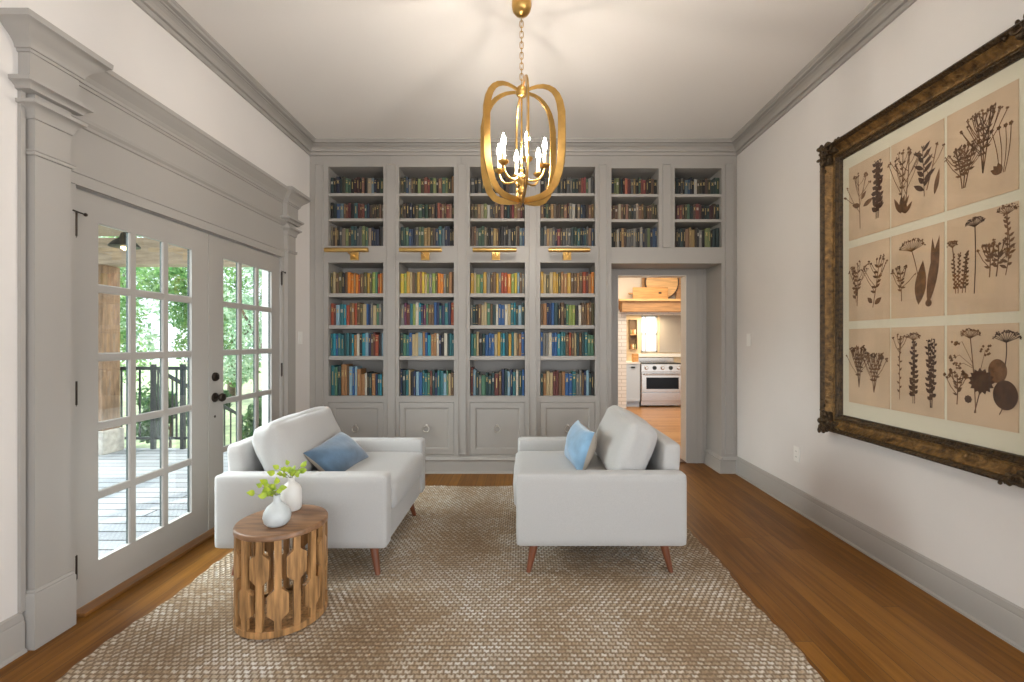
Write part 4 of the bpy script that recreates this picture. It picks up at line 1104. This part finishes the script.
for r in range(3):
    for c_ in range(3):
        bm = B(); y1 = ys[c_]; z0 = zs[r]
        box(bm, XM-0.003, XM-0.0002, y1-cw, y1, z0, z0+ch)
        sh = obj('herbarium_sheet', bm, M_sheet, t)
        s = Sheet(y1, z0, cw, ch); rnd = random.Random(r*3+c_+40)
        if (r, c_) == (0, 0):
            branched(s, 0.30, 0.12, 0.72, -0.06, 9, rnd, 0.026, 0.8); s.leaf(0.3, 0.42, 2.8, 0.22, 0.05); s.leaf(0.38, 0.40, 0.35, 0.26, 0.05); s.leaf(0.33, 0.5, 0.8, 0.18, 0.04)
            for q in (-.05, 0, .05): leafy(s, 0.72+q*0.6, 0.18, 0.72, 0.02+q*0.5, 17, 0.15, 0.040, rnd, mi=1)
        elif (r, c_) == (0, 1):
            branched(s, 0.20, 0.14, 0.72, 0.05, 9, rnd, 0.024, 0.6, lf=0.08); branched(s, 0.28, 0.14, 0.66, 0.10, 6, rnd, 0.022, 0.6)
            for a in (1.0, 1.5, 2.0, 1.3): s.leaf(0.2, 0.14, a, 0.32, 0.04)
            for a in (0.9, 2.2, 1.6): s.leaf(0.3, 0.12, a, 0.22, 0.035)
            leafy(s, 0.66, 0.24, 0.56, -0.03, 12, 0.26, 0.042, rnd, mi=1); branched(s, 0.70, 0.3, 0.46, 0.18, 3, rnd, 0.018); s.leaf(0.84, 0.22, 1.35, 0.40, 0.04)
        elif (r, c_) == (0, 2):
            for q, l in ((0.24, -0.10), (0.26, 0.02), (0.28, 0.12)): branched(s, q, 0.18, 0.42, l, 8, rnd, 0.018, 0.7, lf=0.09)
            for q in (-0.06, 0.0, 0.07): branched(s, 0.54, 0.26, 0.60, q*1.6, 8, rnd, 0.02, 0.5, lf=0.06)
            for q in (-0.1, -0.03, 0.03, 0.08): s.line(s.stem(0.80+q*0.4, 0.20, 0.42, q, 0.02), 0.005); s.blob(0.80+q*1.4, 0.63, 0.035, 10, 0.3)
            for a in (2.2, 2.6, 1.8): s.leaf(0.78, 0.2, a, 0.16, 0.04)
        elif (r, c_) == (1, 0):
            branched(s, 0.22, 0.20, 0.55, 0.02, 9, rnd, 0.022, 0.7, lf=0.1); leafy(s, 0.2, 0.25, 0.45, -0.08, 12, 0.1, 0.03, rnd)
            branched(s, 0.62, 0.16, 0.62, 0.16, 9, rnd, 0.024, 0.7, lf=0.12); s.leaf(0.66, 0.2, 0.6, 0.2, 0.05); s.leaf(0.6, 0.22, 2.4, 0.16, 0.045)
        elif (r, c_) == (1, 1):
            branched(s, 0.22, 0.20, 0.40, -0.04, 9, rnd, 0.022, 0.8, lf=0.09); umbel(s, 0.56, 0.40, 0.38, -0.14, 0.24, rnd, nr=14)
            s.leaf(0.55, 0.14, 1.45, 0.72, 0.105); s.leaf(0.72, 0.12, 1.38, 1.10, 0.085); s.leaf(0.84, 0.40, 1.62, 0.66, 0.05); s.blob(0.74, 0.15, 0.06)
        elif (r, c_) == (1, 2):
            for q, l in ((0.14, -0.04), (0.18, 0.02), (0.24, 0.06), (0.29, 0.03)): leafy(s, q, 0.22, 0.40, l, 16, 0.06, 0.02, rnd)
            umbel(s, 0.13, 0.30, 0.42, -0.04, 0.07, rnd, nr=7); umbel(s, 0.42, 0.20, 0.68, 0.01, 0.12, rnd, nr=12, mi=1)
            for q, l in ((0.63, 0.0), (0.72, 0.03)): branched(s, q, 0.34, 0.30, l, 7, rnd, 0.022, 0.8, lf=0.09)
            leafy(s, 0.84, 0.34, 0.55, 0.0, 18, 0.10, 0.022, rnd, curve=0.05); umbel(s, 0.86, 0.5, 0.42, 0.0, 0.12, rnd, nr=9)
        elif (r, c_) == (2, 0):
            for l in (-0.12, -0.03, 0.07): branched(s, 0.27, 0.22, 0.52, l, 8, rnd, 0.022, 0.6, lf=0.07)
            for l in (-0.12, 0.02, 0.14): branched(s, 0.64, 0.18, 0.48, l, 7, rnd, 0.024, 0.6, lf=0.08)
        elif (r, c_) == (2, 1):
            leafy(s, 0.18, 0.14, 0.72, 0.0, 12, 0.08, 0.018, rnd); branched(s, 0.17, 0.6, 0.28, 0.04, 4, rnd, 0.02)
            for q in (-.015, .02): leafy(s, 0.46+q, 0.12, 0.70, 0.0, 20, 0.11, 0.03, rnd, mi=1)
            umbel(s, 0.46, 0.62, 0.24, 0.0, 0.12, rnd, nr=9)
            for q in (-.04, .0, .05): leafy(s, 0.78+q*0.3, 0.10, 0.74, q, 18, 0.10, 0.028, rnd, mi=1)
        else:
            branched(s, 0.16, 0.18, 0.32, 0.0, 8, rnd, 0.03, 0.8, lf=0.08)
            umbel(s, 0.44, 0.12, 0.76, -0.08, 0.13, rnd, nr=11); 
            for (x, y) in ((0.14, 0.80), (0.10, 0.66), (0.16, 0.58)): s.line([(0.40, 0.45+y*0.2), (x+0.1, y+0.03), (x, y)], 0.004); [s.blob(x+rnd.uniform(-.06, .06), y+rnd.uniform(-.03, .03), 0.022, 8, 0.3) for _ in range(9)]
            s.line([(0.44, 0.35), (0.58, 0.75)], 0.004); [s.blob(0.58+rnd.uniform(-.07, .07), 0.74+rnd.uniform(-.05, .05), 0.022, 8, 0.3) for _ in range(10)]
            s.blob(0.52, 0.44, 0.19, 30, 0.22, 1); s.line([(0.52, 0.40), (0.42, 0.12)], 0.008, 1)
            umbel(s, 0.83, 0.58, 0.26, 0.02, 0.16, rnd, nr=11, mi=1)
            asp = ch/cw
            s.poly([(0.74+0.125*math.cos(2*PI*i/24), 0.55+0.165*math.sin(2*PI*i/24)/asp) for i in range(24)], 0)
            s.poly([(0.84+0.16*math.cos(2*PI*i/24), 0.33+0.20*math.sin(2*PI*i/24)/asp) for i in range(24)], 1)
            s.line([(0.80, 0.2), (0.76, 0.14)], 0.006, 1); s.blob(0.33, 0.25, 0.06, 16, 0.15, 1)
        obj('pressed_plant', s.bm, [M_plant, M_plantd], sh)
bm = B(); box(bm, XM-0.0115, XM-0.0095, PY0+0.112, PY1-0.112, PZ0+0.112, PZ1-0.112)
obj('glass', bm, M_pglass, t)

# ------------------------------------------------------------------ switches and outlet
def plate(name, label, cat, x, y, z, sgn, rockers=1, outlet=False):
    t = thing(name, label, cat, (x, y, z))
    bm = B(); box(bm, min(x, x+sgn*0.006), max(x, x+sgn*0.006), y-0.036, y+0.036, z-0.058, z+0.058, bev=0.002)
    obj('plate', bm, M_plastic, t)
    if outlet:
        for q in (-0.021, 0.021):
            bm = B(); box(bm, min(x+sgn*0.006, x+sgn*0.0085), max(x+sgn*0.006, x+sgn*0.0085), y-0.017, y+0.017, z+q-0.014, z+q+0.014, bev=0.001)
            r_ = obj('receptacle', bm, M_plastic, t)
            bm = B()
            for w in (-0.006, 0.006): box(bm, min(x+sgn*0.0085, x+sgn*0.009), max(x+sgn*0.0085, x+sgn*0.009), y+w-0.001, y+w+0.001, z+q-0.004, z+q+0.005)
            obj('slot', bm, M_blackm, r_)
    else:
        bm = B(); box(bm, min(x+sgn*0.006, x+sgn*0.011), max(x+sgn*0.006, x+sgn*0.011), y-0.016, y+0.016, z-0.033, z+0.033, bev=0.0015)
        obj('rocker', bm, M_plastic, t)
plate('light_switch', 'white light switch on the right wall near the kitchen opening', 'switch', XR, 455*2.1/(749-522.3), 1.30, -1)
plate('light_switch', 'white light switch on the left wall beside the bookcase', 'switch', XL, 4.26, 1.32, 1)
plate('wall_outlet', 'white outlet low on the right wall under the picture', 'outlet', XR, 455*2.1/(797-522.3), 1.285-112.5*3.478/455, -1, outlet=True)

# ------------------------------------------------------------------ kitchen beyond the doorway
KY = 9.5
bm = B(); box(bm, 0.2, 4.3, YK+0.12, KY+0.1, -0.12, 0)
struct('kitchen_floor', bm, M_kfloor, 'bright honey wood floor of the kitchen', cat='floor')
bm = B(); box(bm, 0.2, 4.3, YK+0.12, KY+0.1, 2.78, 2.88)
struct('kitchen_ceiling', bm, M_kwall, 'kitchen ceiling', cat='ceiling')
bm = B(); box(bm, 0.1, 0.2, YK+0.12, KY+0.1, 0, 2.8); box(bm, 4.3, 4.4, YK+0.12, KY+0.1, 0, 2.8)
struct('wall_kitchen_side', bm, M_kwall, 'cream side walls of the kitchen', cat='wall')
kw0, kw1, kz0, kz1 = 2.478, 2.815, 1.06, 1.83
bm = B()
box(bm, 0.2, kw0, KY, KY+0.1, 0, 2.8); box(bm, kw1, 4.3, KY, KY+0.1, 0, 2.8); box(bm, kw0, kw1, KY, KY+0.1, 0, kz0); box(bm, kw0, kw1, KY, KY+0.1, kz1, 2.8)
struct('wall_kitchen_back', bm, mat('warm_plaster', (0.66, 0.53, 0.36), 0.75, noise=0.1, nscale=6), 'warm plaster wall behind the kitchen range', cat='wall')
bm = B()
for q in ((kw0, kw0+0.03, kz0, kz1), (kw1-0.03, kw1, kz0, kz1), (kw0, kw1, kz0, kz0+0.03), (kw0, kw1, kz1-0.03, kz1), (kw0, kw1, 1.43, 1.455), (2.56, 2.58, kz0, kz1)):
    box(bm, q[0], q[1], KY-0.015, KY+0.05, q[2], q[3])
w_ = struct('window_1', bm, mat('grey_window_paint', (0.45, 0.47, 0.49), 0.5), 'small bright kitchen window above the counter', cat='window')
bm = B(); box(bm, kw0+0.01, kw1-0.01, KY+0.02, KY+0.024, kz0+0.01, kz1-0.01); obj('pane', bm, M_glass, w_)
# white brick hearth: pier, breast above mantel
M_brick = bpy.data.materials.new('white_painted_brick'); N, L, b = nodes_of(M_brick)
tcn = N.new('ShaderNodeTexCoord'); mpn = N.new('ShaderNodeMapping'); mpn.inputs['Rotation'].default_value = (PI/2, 0, 0); L.new(tcn.outputs['Object'], mpn.inputs[0])
brn = N.new('ShaderNodeTexBrick'); L.new(mpn.outputs[0], brn.inputs['Vector'])
brn.inputs['Scale'].default_value = 1; brn.inputs['Brick Width'].default_value = 0.2; brn.inputs['Row Height'].default_value = 0.07; brn.inputs['Mortar Size'].default_value = 0.006
brn.inputs['Color1'].default_value = (0.80, 0.77, 0.72, 1); brn.inputs['Color2'].default_value = (0.72, 0.69, 0.64, 1); brn.inputs['Mortar'].default_value = (0.55, 0.51, 0.46, 1)
L.new(brn.outputs['Color'], b.inputs['Base Color']); bpn = N.new('ShaderNodeBump'); bpn.invert = True; bpn.inputs['Distance'].default_value = 0.006; L.new(brn.outputs['Fac'], bpn.inputs['Height']); L.new(bpn.outputs[0], b.inputs['Normal'])
HYF = 8.72
bm = B(); box(bm, 1.40, 1.995, HYF, KY, 0, 1.90); box(bm, 3.50, 4.3, HYF, KY, 0, 1.90)
box(bm, 1.995, 3.50, HYF, HYF+0.18, 1.80, 1.90)
struct('wall_kitchen_hearth', bm, M_brick, 'white painted brick pier and arch round the kitchen range', cat='wall')
bm = B(); box(bm, 0.2, 4.3, HYF+0.10, KY, 1.90, 2.80)
struct('wall_kitchen_breast', bm, M_kwall, 'cream chimney breast above the oak mantel', cat='wall')
t = thing('mantel_shelf', 'oak mantel beam over the kitchen range', 'shelf', (2.7, HYF, 1.84))
bm = B(); box(bm, 1.87, 4.2, HYF-0.20, HYF+0.099, 1.845, 2.035, bev=0.006); obj('beam', bm, M_mantel, t)
bm = B(); box(bm, 1.80, 4.2, HYF-0.26, HYF+0.099, 2.036, 2.080, bev=0.006); obj('ledge', bm, M_board2, t)
# boards on the mantel
zt = 2.0805
t = thing('cutting_board', 'rectangular wooden board with a peg handle at the front of the mantel', 'cutting board', (2.4, HYF-0.15, zt), 0, 'wooden boards on the mantel')
bm = B(); box(bm, 2.08, 2.74, HYF-0.17, HYF-0.13, zt, zt+0.225, bev=0.008); obj('board', bm, M_board, t)
bm = B(); tube(bm, [(2.083, HYF-0.15, zt+0.105), (2.03, HYF-0.15, zt+0.105), (2.0, HYF-0.15, zt+0.105)], [0.014, 0.018, 0.016], 10); obj('handle', bm, M_mantel, t, True)
bm = B(); box(bm, 2.56, 2.615, HYF-0.1715, HYF-0.1695, zt+0.10, zt+0.135); obj('finger_hole', bm, M_bark, t)
t = thing('cutting_board', 'big round wooden board with dark rim leaning at the back of the mantel', 'cutting board', (2.68, HYF-0.02, zt), 0, 'wooden boards on the mantel')
bm = B()
ry = lambda prof, n=48: loft(bm, [[(2.66+r*math.cos(2*PI*i/n), HYF+y, zt+0.33+r*math.sin(2*PI*i/n)) for i in range(n)] for r, y in prof])
ry([(0.05, -0.06), (0.300, -0.06), (0.303, -0.055), (0.303, -0.025), (0.05, -0.025)]); obj('board', bm, M_board2, t, True)
bm = B(); tube(bm, [(2.66+0.312*math.cos(2*PI*i/48), HYF-0.045, zt+0.33+0.312*math.sin(2*PI*i/48)) for i in range(48)], 0.017, 8, closed=True); obj('rim', bm, M_bark, t, True)
bm = B(); box(bm, 2.30, 2.62, HYF+0.02, HYF+0.055, zt, zt+0.44, bev=0.008)
tag(obj('cutting_board', bm, M_mantel), 'tall dark wooden board behind the round one on the mantel', 'cutting board', 'wooden boards on the mantel')
bm = B(); box(bm, 2.95, 3.16, HYF-0.0, HYF+0.04, zt, zt+0.48, bev=0.008)
tag(obj('cutting_board', bm, M_mantel), 'brown wooden board at the right end of the mantel', 'cutting board', 'wooden boards on the mantel')
# range
RA, RB, RF = 2.315, 3.145, 8.86
t = thing('kitchen_range', 'stainless steel kitchen range with black oven window under the mantel', 'range', ((RA+RB)/2, RF, 0))
bm = B(); box(bm, RA, RB, RF+0.03, KY-0.02, 0.12, 0.845, bev=0.005); box(bm, RA+0.02, RB-0.02, RF+0.09, KY-0.05, 0.03, 0.12)
obj('body', bm, M_steel, t)
bm = B(); box(bm, RA, RB, RF-0.01, RF+0.03, 0.695, 0.845, bev=0.006); obj('control_panel', bm, M_steel, t)
bm = B(); box(bm, RA+0.01, RB-0.01, RF, RF+0.03, 0.30, 0.685, bev=0.006); od = obj('oven_door', bm, M_steel, t)
bm = B(); box(bm, RA+0.10, RB-0.10, RF-0.004, RF-0.0005, 0.36, 0.585, bev=0.001); obj('oven_window', bm, M_black, od)
bm = B()
tube(bm, [(RA+0.05, RF-0.055, 0.645), (RB-0.05, RF-0.055, 0.645)], 0.014, 10)
for x in (RA+0.09, RB-0.09): tube(bm, [(x, RF, 0.645), (x, RF-0.055, 0.645)], 0.009, 8)
obj('oven_handle', bm, M_steel, od, True)
bm = B(); box(bm, RA+0.01, RB-0.01, RF, RF+0.03, 0.125, 0.29, bev=0.006); obj('lower_drawer', bm, M_steel, t)
for k in range(5):
    x = RA+0.10+k*(RB-RA-0.2)/4
    if k == 2: x += 0.0
    bm = B(); n = 14
    loft(bm, [[(x+r*math.cos(2*PI*i/n), RF-0.01-y, 0.772+r*math.sin(2*PI*i/n)) for i in range(n)] for r, y in ((0.040, 0), (0.040, 0.008), (0.030, 0.012), (0.027, 0.045), (0.005, 0.047))])
    obj('knob', bm, M_blackm if k % 2 else M_steel, t, True)
bm = B()
for k in range(3): box(bm, RA+0.04+k*0.26, RA+0.28+k*0.26, RF+0.08, KY-0.1, 0.846, 0.862, bev=0.003)
obj('burner_grate', bm, M_blackm, t)
bm = B(); box(bm, RA, RB, KY-0.045, KY-0.02, 0.846, 0.95, bev=0.003); obj('backguard', bm, M_steel, t)
# cabinet and counter
t = thing('base_cabinet', 'pale blue grey cabinet door left of the kitchen range', 'cabinet', (2.17, 8.9, 0))
bm = B(); box(bm, 2.0, 2.308, 8.93, KY-0.01, 0.10, 0.845); box(bm, 2.0, 2.308, 8.98, KY-0.01, 0.0, 0.10); obj('body', bm, M_cab, t)
bm = B(); za, zb2 = 0.12, 0.835
for q in ((2.005, 2.055, za, zb2), (2.253, 2.303, za, zb2), (2.055, 2.253, za, za+0.05), (2.055, 2.253, zb2-0.05, zb2)): box(bm, q[0], q[1], 8.908, 8.929, q[2], q[3])
box(bm, 2.055, 2.253, 8.918, 8.929, za+0.05, zb2-0.05)
dd = obj('door', bm, M_cab, t)
bm = B(); box(bm, 2.13, 2.20, 8.885, 8.907, 0.765, 0.795, bev=0.004); obj('cup_pull', bm, M_blackm, dd)
bm = B(); box(bm, 2.0, 2.310, 8.89, KY-0.002, 0.8455, 0.88, bev=0.004)
tag(obj('worktop', bm, mat('white_stone', (0.74, 0.72, 0.68), 0.3)), 'white stone worktop over the pale kitchen cabinet', 'worktop')
bm = B(); box(bm, 2.20, 2.30, 9.0, 9.16, 0.8805, 1.04, bev=0.005)
kb = obj('knife_block', bm, M_board); tag(kb, 'small wooden block standing on the white worktop', 'knife block')
# niche rack on the plaster wall
t = thing('spice_rack', 'dark two-tier spice rack on the wall left of the kitchen window', 'rack', (2.3, KY, 1.13))
bm = B()
x0, x1, z0, z1 = 2.222, 2.380, 1.12, 1.74
box(bm, x0, x1, KY-0.012, KY-0.001, z0, z1); box(bm, x0, x0+0.012, KY-0.08, KY-0.012, z0, z1); box(bm, x1-0.012, x1, KY-0.08, KY-0.012, z0, z1); box(bm, x0, x1, KY-0.08, KY-0.012, z1-0.012, z1)
obj('case', bm, mat('dark_rack_wood', (0.10, 0.06, 0.03), 0.6), t)
for z in (1.12, 1.42): bm = B(); box(bm, x0+0.012, x1-0.012, KY-0.08, KY-0.012, z, z+0.014); obj('shelf', bm, M_mantel, t)
M_jar = [mat('spice_jar_green', (0.16, 0.18, 0.07), 0.3), mat('spice_jar_amber', (0.35, 0.16, 0.05), 0.3), mat('spice_jar_pale', (0.6, 0.52, 0.4), 0.3)]
jl = ['green', 'amber', 'pale']
for r, z in enumerate((1.434, 1.134)):
    for k in range(3):
        bm = B(); lathe(bm, [(0.014, 0), (0.018, 0.004), (0.018, 0.075), (0.012, 0.085), (0.013, 0.10), (0.005, 0.101)], (0, 0, 0), 12)
        o = obj('spice_jar', bm, M_jar[(k+r) % 3], None, True); o.location = (2.258+k*0.043, KY-0.046, z+0.0003)
        tag(o, '%s spice jar, %s on the %s shelf of the kitchen rack' % (jl[(k+r) % 3], ['at the left', 'in the middle', 'at the right'][k], ['upper', 'lower'][r]), 'jar', 'jars in the spice rack')
bm = B(); box(bm, 2.86, 3.48, KY-0.02, KY-0.001, 1.06, 1.84, bev=0.002)
tag(obj('backsplash_panel', bm, mat('grey_splash', (0.42, 0.385, 0.34), 0.3)), 'plain grey splash panel on the wall behind the kitchen range', 'panel')
bm = B(); box(bm, 2.40, 3.49, KY-0.055, KY-0.021, 0.965, 1.035, bev=0.003)
tag(obj('ledge_shelf', bm, M_plastic), 'white ledge under the kitchen window and splash panel', 'ledge')

# ------------------------------------------------------------------ outside the french doors
bm = B(); box(bm, -9, XL-WT-0.01, -3, 5.75, -0.18, -0.06)
struct('deck', bm, M_deck, 'pale weathered wooden deck outside the french doors', cat='deck')
bm = B(); box(bm, -40, XL-WT-0.05, -12, 45, -0.9, -0.7)
struct('lawn', bm, M_grass, 'lawn beyond the deck', cat='lawn')
t = thing('porch_post', 'rough brown timber post standing on the deck outside', 'post', (-5.1, 5.5, -0.06))
bm = B(); box(bm, -5.22, -4.98, 5.40, 5.64, 0.22, 2.20, bev=0.012); obj('shaft', bm, M_oldwood, t)
bm = B(); box(bm, -5.25, -4.95, 5.37, 5.67, -0.0598, 0.22, bev=0.015); obj('base', bm, M_stone, t)
bm = B(); box(bm, -7.5, -2.9, 5.40, 5.62, 2.201, 2.52, bev=0.012)
tag(obj('porch_beam', bm, M_porch), 'brown timber porch beam resting on the post', 'beam')
bm = B(); box(bm, -7.5, -2.9, 3.9, 5.39, 2.53, 2.56)
tag(obj('porch_ceiling', bm, M_porch), 'plank soffit of the porch above the beam', 'soffit')
for k, y in enumerate((3.9,)):
    bm = B(); box(bm, -7.5, -2.6, y-0.05, y+0.05, 2.36, 2.529, bev=0.01)
    tag(obj('porch_joist', bm, M_siding), 'pale joist under the porch soffit', 'joist')
t = thing('porch_lamp', 'dark metal barn lamp hanging under the porch', 'lamp', (-4.02, 4.6, 2.16))
bm = B(); lathe(bm, [(0.13, 0), (0.126, 0.012), (0.09, 0.055), (0.045, 0.088), (0.03, 0.14), (0.01, 0.15)], (-4.02, 4.6, 2.24), 24); obj('shade', bm, M_blackm, t, True)
bm = B(); tube(bm, [(-4.02, 4.6, 2.38), (-4.02, 4.6, 2.529)], 0.012, 8); obj('rod', bm, M_blackm, t)
bm = B(); lathe(bm, [(0.005, -0.05), (0.03, -0.03), (0.035, 0.0), (0.02, 0.04)], (-4.02, 4.6, 2.255), 14); obj('bulb', bm, mat('porch_bulb', (1, .8, .5), .4, emit=((1.0, 0.75, 0.4), 6)), t, True)
# railing
t = thing('deck_railing', 'black metal railing along the far edge of the deck', 'railing', (-4.9, 5.7, -0.06))
def rail_run(xa, xb, t):
    bm = B(); box(bm, xa, xb, 5.68, 5.72, 0.93, 0.97); obj('top_rail', bm, M_blackm, t)
    bm = B(); box(bm, xa, xb, 5.685, 5.715, 0.06, 0.09); obj('bottom_rail', bm, M_blackm, t)
rail_run(-6.6, -4.2, t)
for x in (-6.55, -4.62, -4.25):
    bm = B(); box(bm, x-0.022, x+0.022, 5.678, 5.722, -0.0598, 1.0); obj('rail_post', bm, M_blackm, t)
x = -6.40
while x < -4.3:
    if all(abs(x-q) > 0.06 for q in (-4.62, -4.25)):
        bm = B(); box(bm, x-0.008, x+0.008, 5.692, 5.708, 0.09, 0.93); obj('baluster', bm, M_blackm, t)
    x += 0.115
t = thing('stair_railing', 'black sloping handrail going down from the deck', 'railing', (-4.62, 5.8, -0.06))
bm = B()
loft(bm, [[(-4.62+dx, y, z+dz) for dx, dz in ((-.02, -.02), (.02, -.02), (.02, .02), (-.02, .02))] for y, z in ((5.78, 0.92), (7.6, 0.0))]); obj('handrail', bm, M_blackm, t)
for k in range(12):
    y = 5.86+k*0.15; z = 0.92-(y-5.78)*0.505
    bm = B(); box(bm, -4.628, -4.612, y-0.008, y+0.008, z-0.78, z-0.01); obj('baluster', bm, M_blackm, t)
bm = B()
box(bm, -2.66, -2.52, 4.66, 4.78, -0.0598, 2.9, bev=0.004)
tag(obj('porch_column', bm, M_siding), 'pale blue painted porch column seen at the far edge of the french doors', 'column')

def leaves_mesh(centers, n, size, rnd, flat=1.0):
    vs = []; fs = []
    for _ in range(n):
        c, r = rnd.choice(centers)
        d = Vector((rnd.gauss(0, 1), rnd.gauss(0, 1), rnd.gauss(0, 1))).normalized()*r*rnd.uniform(0.55, 1.0)
        p = Vector(c)+Vector((d.x, d.y, d.z*flat))
        a = Vector((rnd.gauss(0, 1), rnd.gauss(0, 1), rnd.gauss(0, 1))).normalized(); b_ = a.cross(Vector((rnd.gauss(0, 1), rnd.gauss(0, 1), rnd.gauss(0, 1)))).normalized()
        s = size*rnd.uniform(0.6, 1.3); k = len(vs)
        vs += [p-a*s, p+b_*s*0.45+a*s*0.1, p+a*s, p-b_*s*0.45+a*s*0.1]; fs.append((k, k+1, k+2, k+3))
    return vs, fs
def tree(x, y, h, r, nl, size, m, label, seed, name='tree'):
    rnd = random.Random(seed); gz = -0.70
    t = thing(name, label, name, (x, y, gz), 0, 'trees beyond the deck' if name == 'tree' else 'shrubs below the deck')
    cs = []
    for k in range(14 if name == 'tree' else 7):
        a = rnd.uniform(0, 2*PI); q = rnd.uniform(0, 1)
        cs.append(((r*0.75*math.cos(a)*q**.5, r*0.75*math.sin(a)*q**.5, h*rnd.uniform(0.28 if name == 'tree' else 0.3, 0.92)), r*rnd.uniform(0.30, 0.55)))
    vs, fs = leaves_mesh(cs, nl, size, rnd)
    me = bpy.data.meshes.new('foliage'); me.from_pydata(vs, [], fs); me.update()
    obj('foliage', me, m, t)
    bm = B()
    WO.pop(t.name, None)
    tube(bm, [(0, 0, 0), (0.03*h*0.2, 0, h*0.25), (0, 0.02, h*0.6)], [0.05*h*0.45, 0.04*h*0.4, 0.015*h*0.4], 10)
    for k in range(4 if name == 'tree' else 2):
        c = cs[k][0]; tube(bm, [(0, 0, h*0.3), (c[0]*0.6, c[1]*0.6, h*0.42), c], [0.012*h, 0.008*h, 0.004*h], 6)
    obj('trunk' if name == 'tree' else 'stem', bm, M_bark, t, True)
    return t
T = [(-9.9, 10.0, 5.2, 1.5, 7000, 0.060, 0, 'leafy green tree behind the porch post'), (-7.15, 10.4, 4.8, 1.25, 8000, 0.055, 0, 'leafy green tree seen through the middle panes of the nearest door'),
     (-4.9, 8.9, 5.2, 1.0, 6000, 0.05, 1, 'slender pale tree beside the pale porch column'), (-9.6, 15.0, 6.0, 1.9, 6000, 0.08, 1, 'pale tree at the back of the garden between the two green trees'),
     (-14.2, 14.5, 7.0, 2.3, 6000, 0.09, 1, 'pale tall tree at the back of the garden behind the post')]
for k, a in enumerate(T): tree(a[0], a[1], a[2], a[3], a[4], a[5], M_fol[a[6]], a[7], 60+k)
SH = [(-5.55, 8.2, 1.30, 0.45, 'dark shrub below the deck nearest the far door'), (-3.95, 7.2, 1.25, 0.42, 'dark shrub below the deck beside the pale column'), (-6.5, 8.4, 1.2, 0.5, 'dark shrub behind the sloping handrail'), (-7.9, 8.2, 1.0, 0.5, 'low shrub behind the deck railing')]
for k, a in enumerate(SH): tree(a[0], a[1], a[2], a[3], 3000, 0.045, M_fol[2], a[4], 90+k, 'shrub')
print('books', nbook, 'objects', len(S.objects))
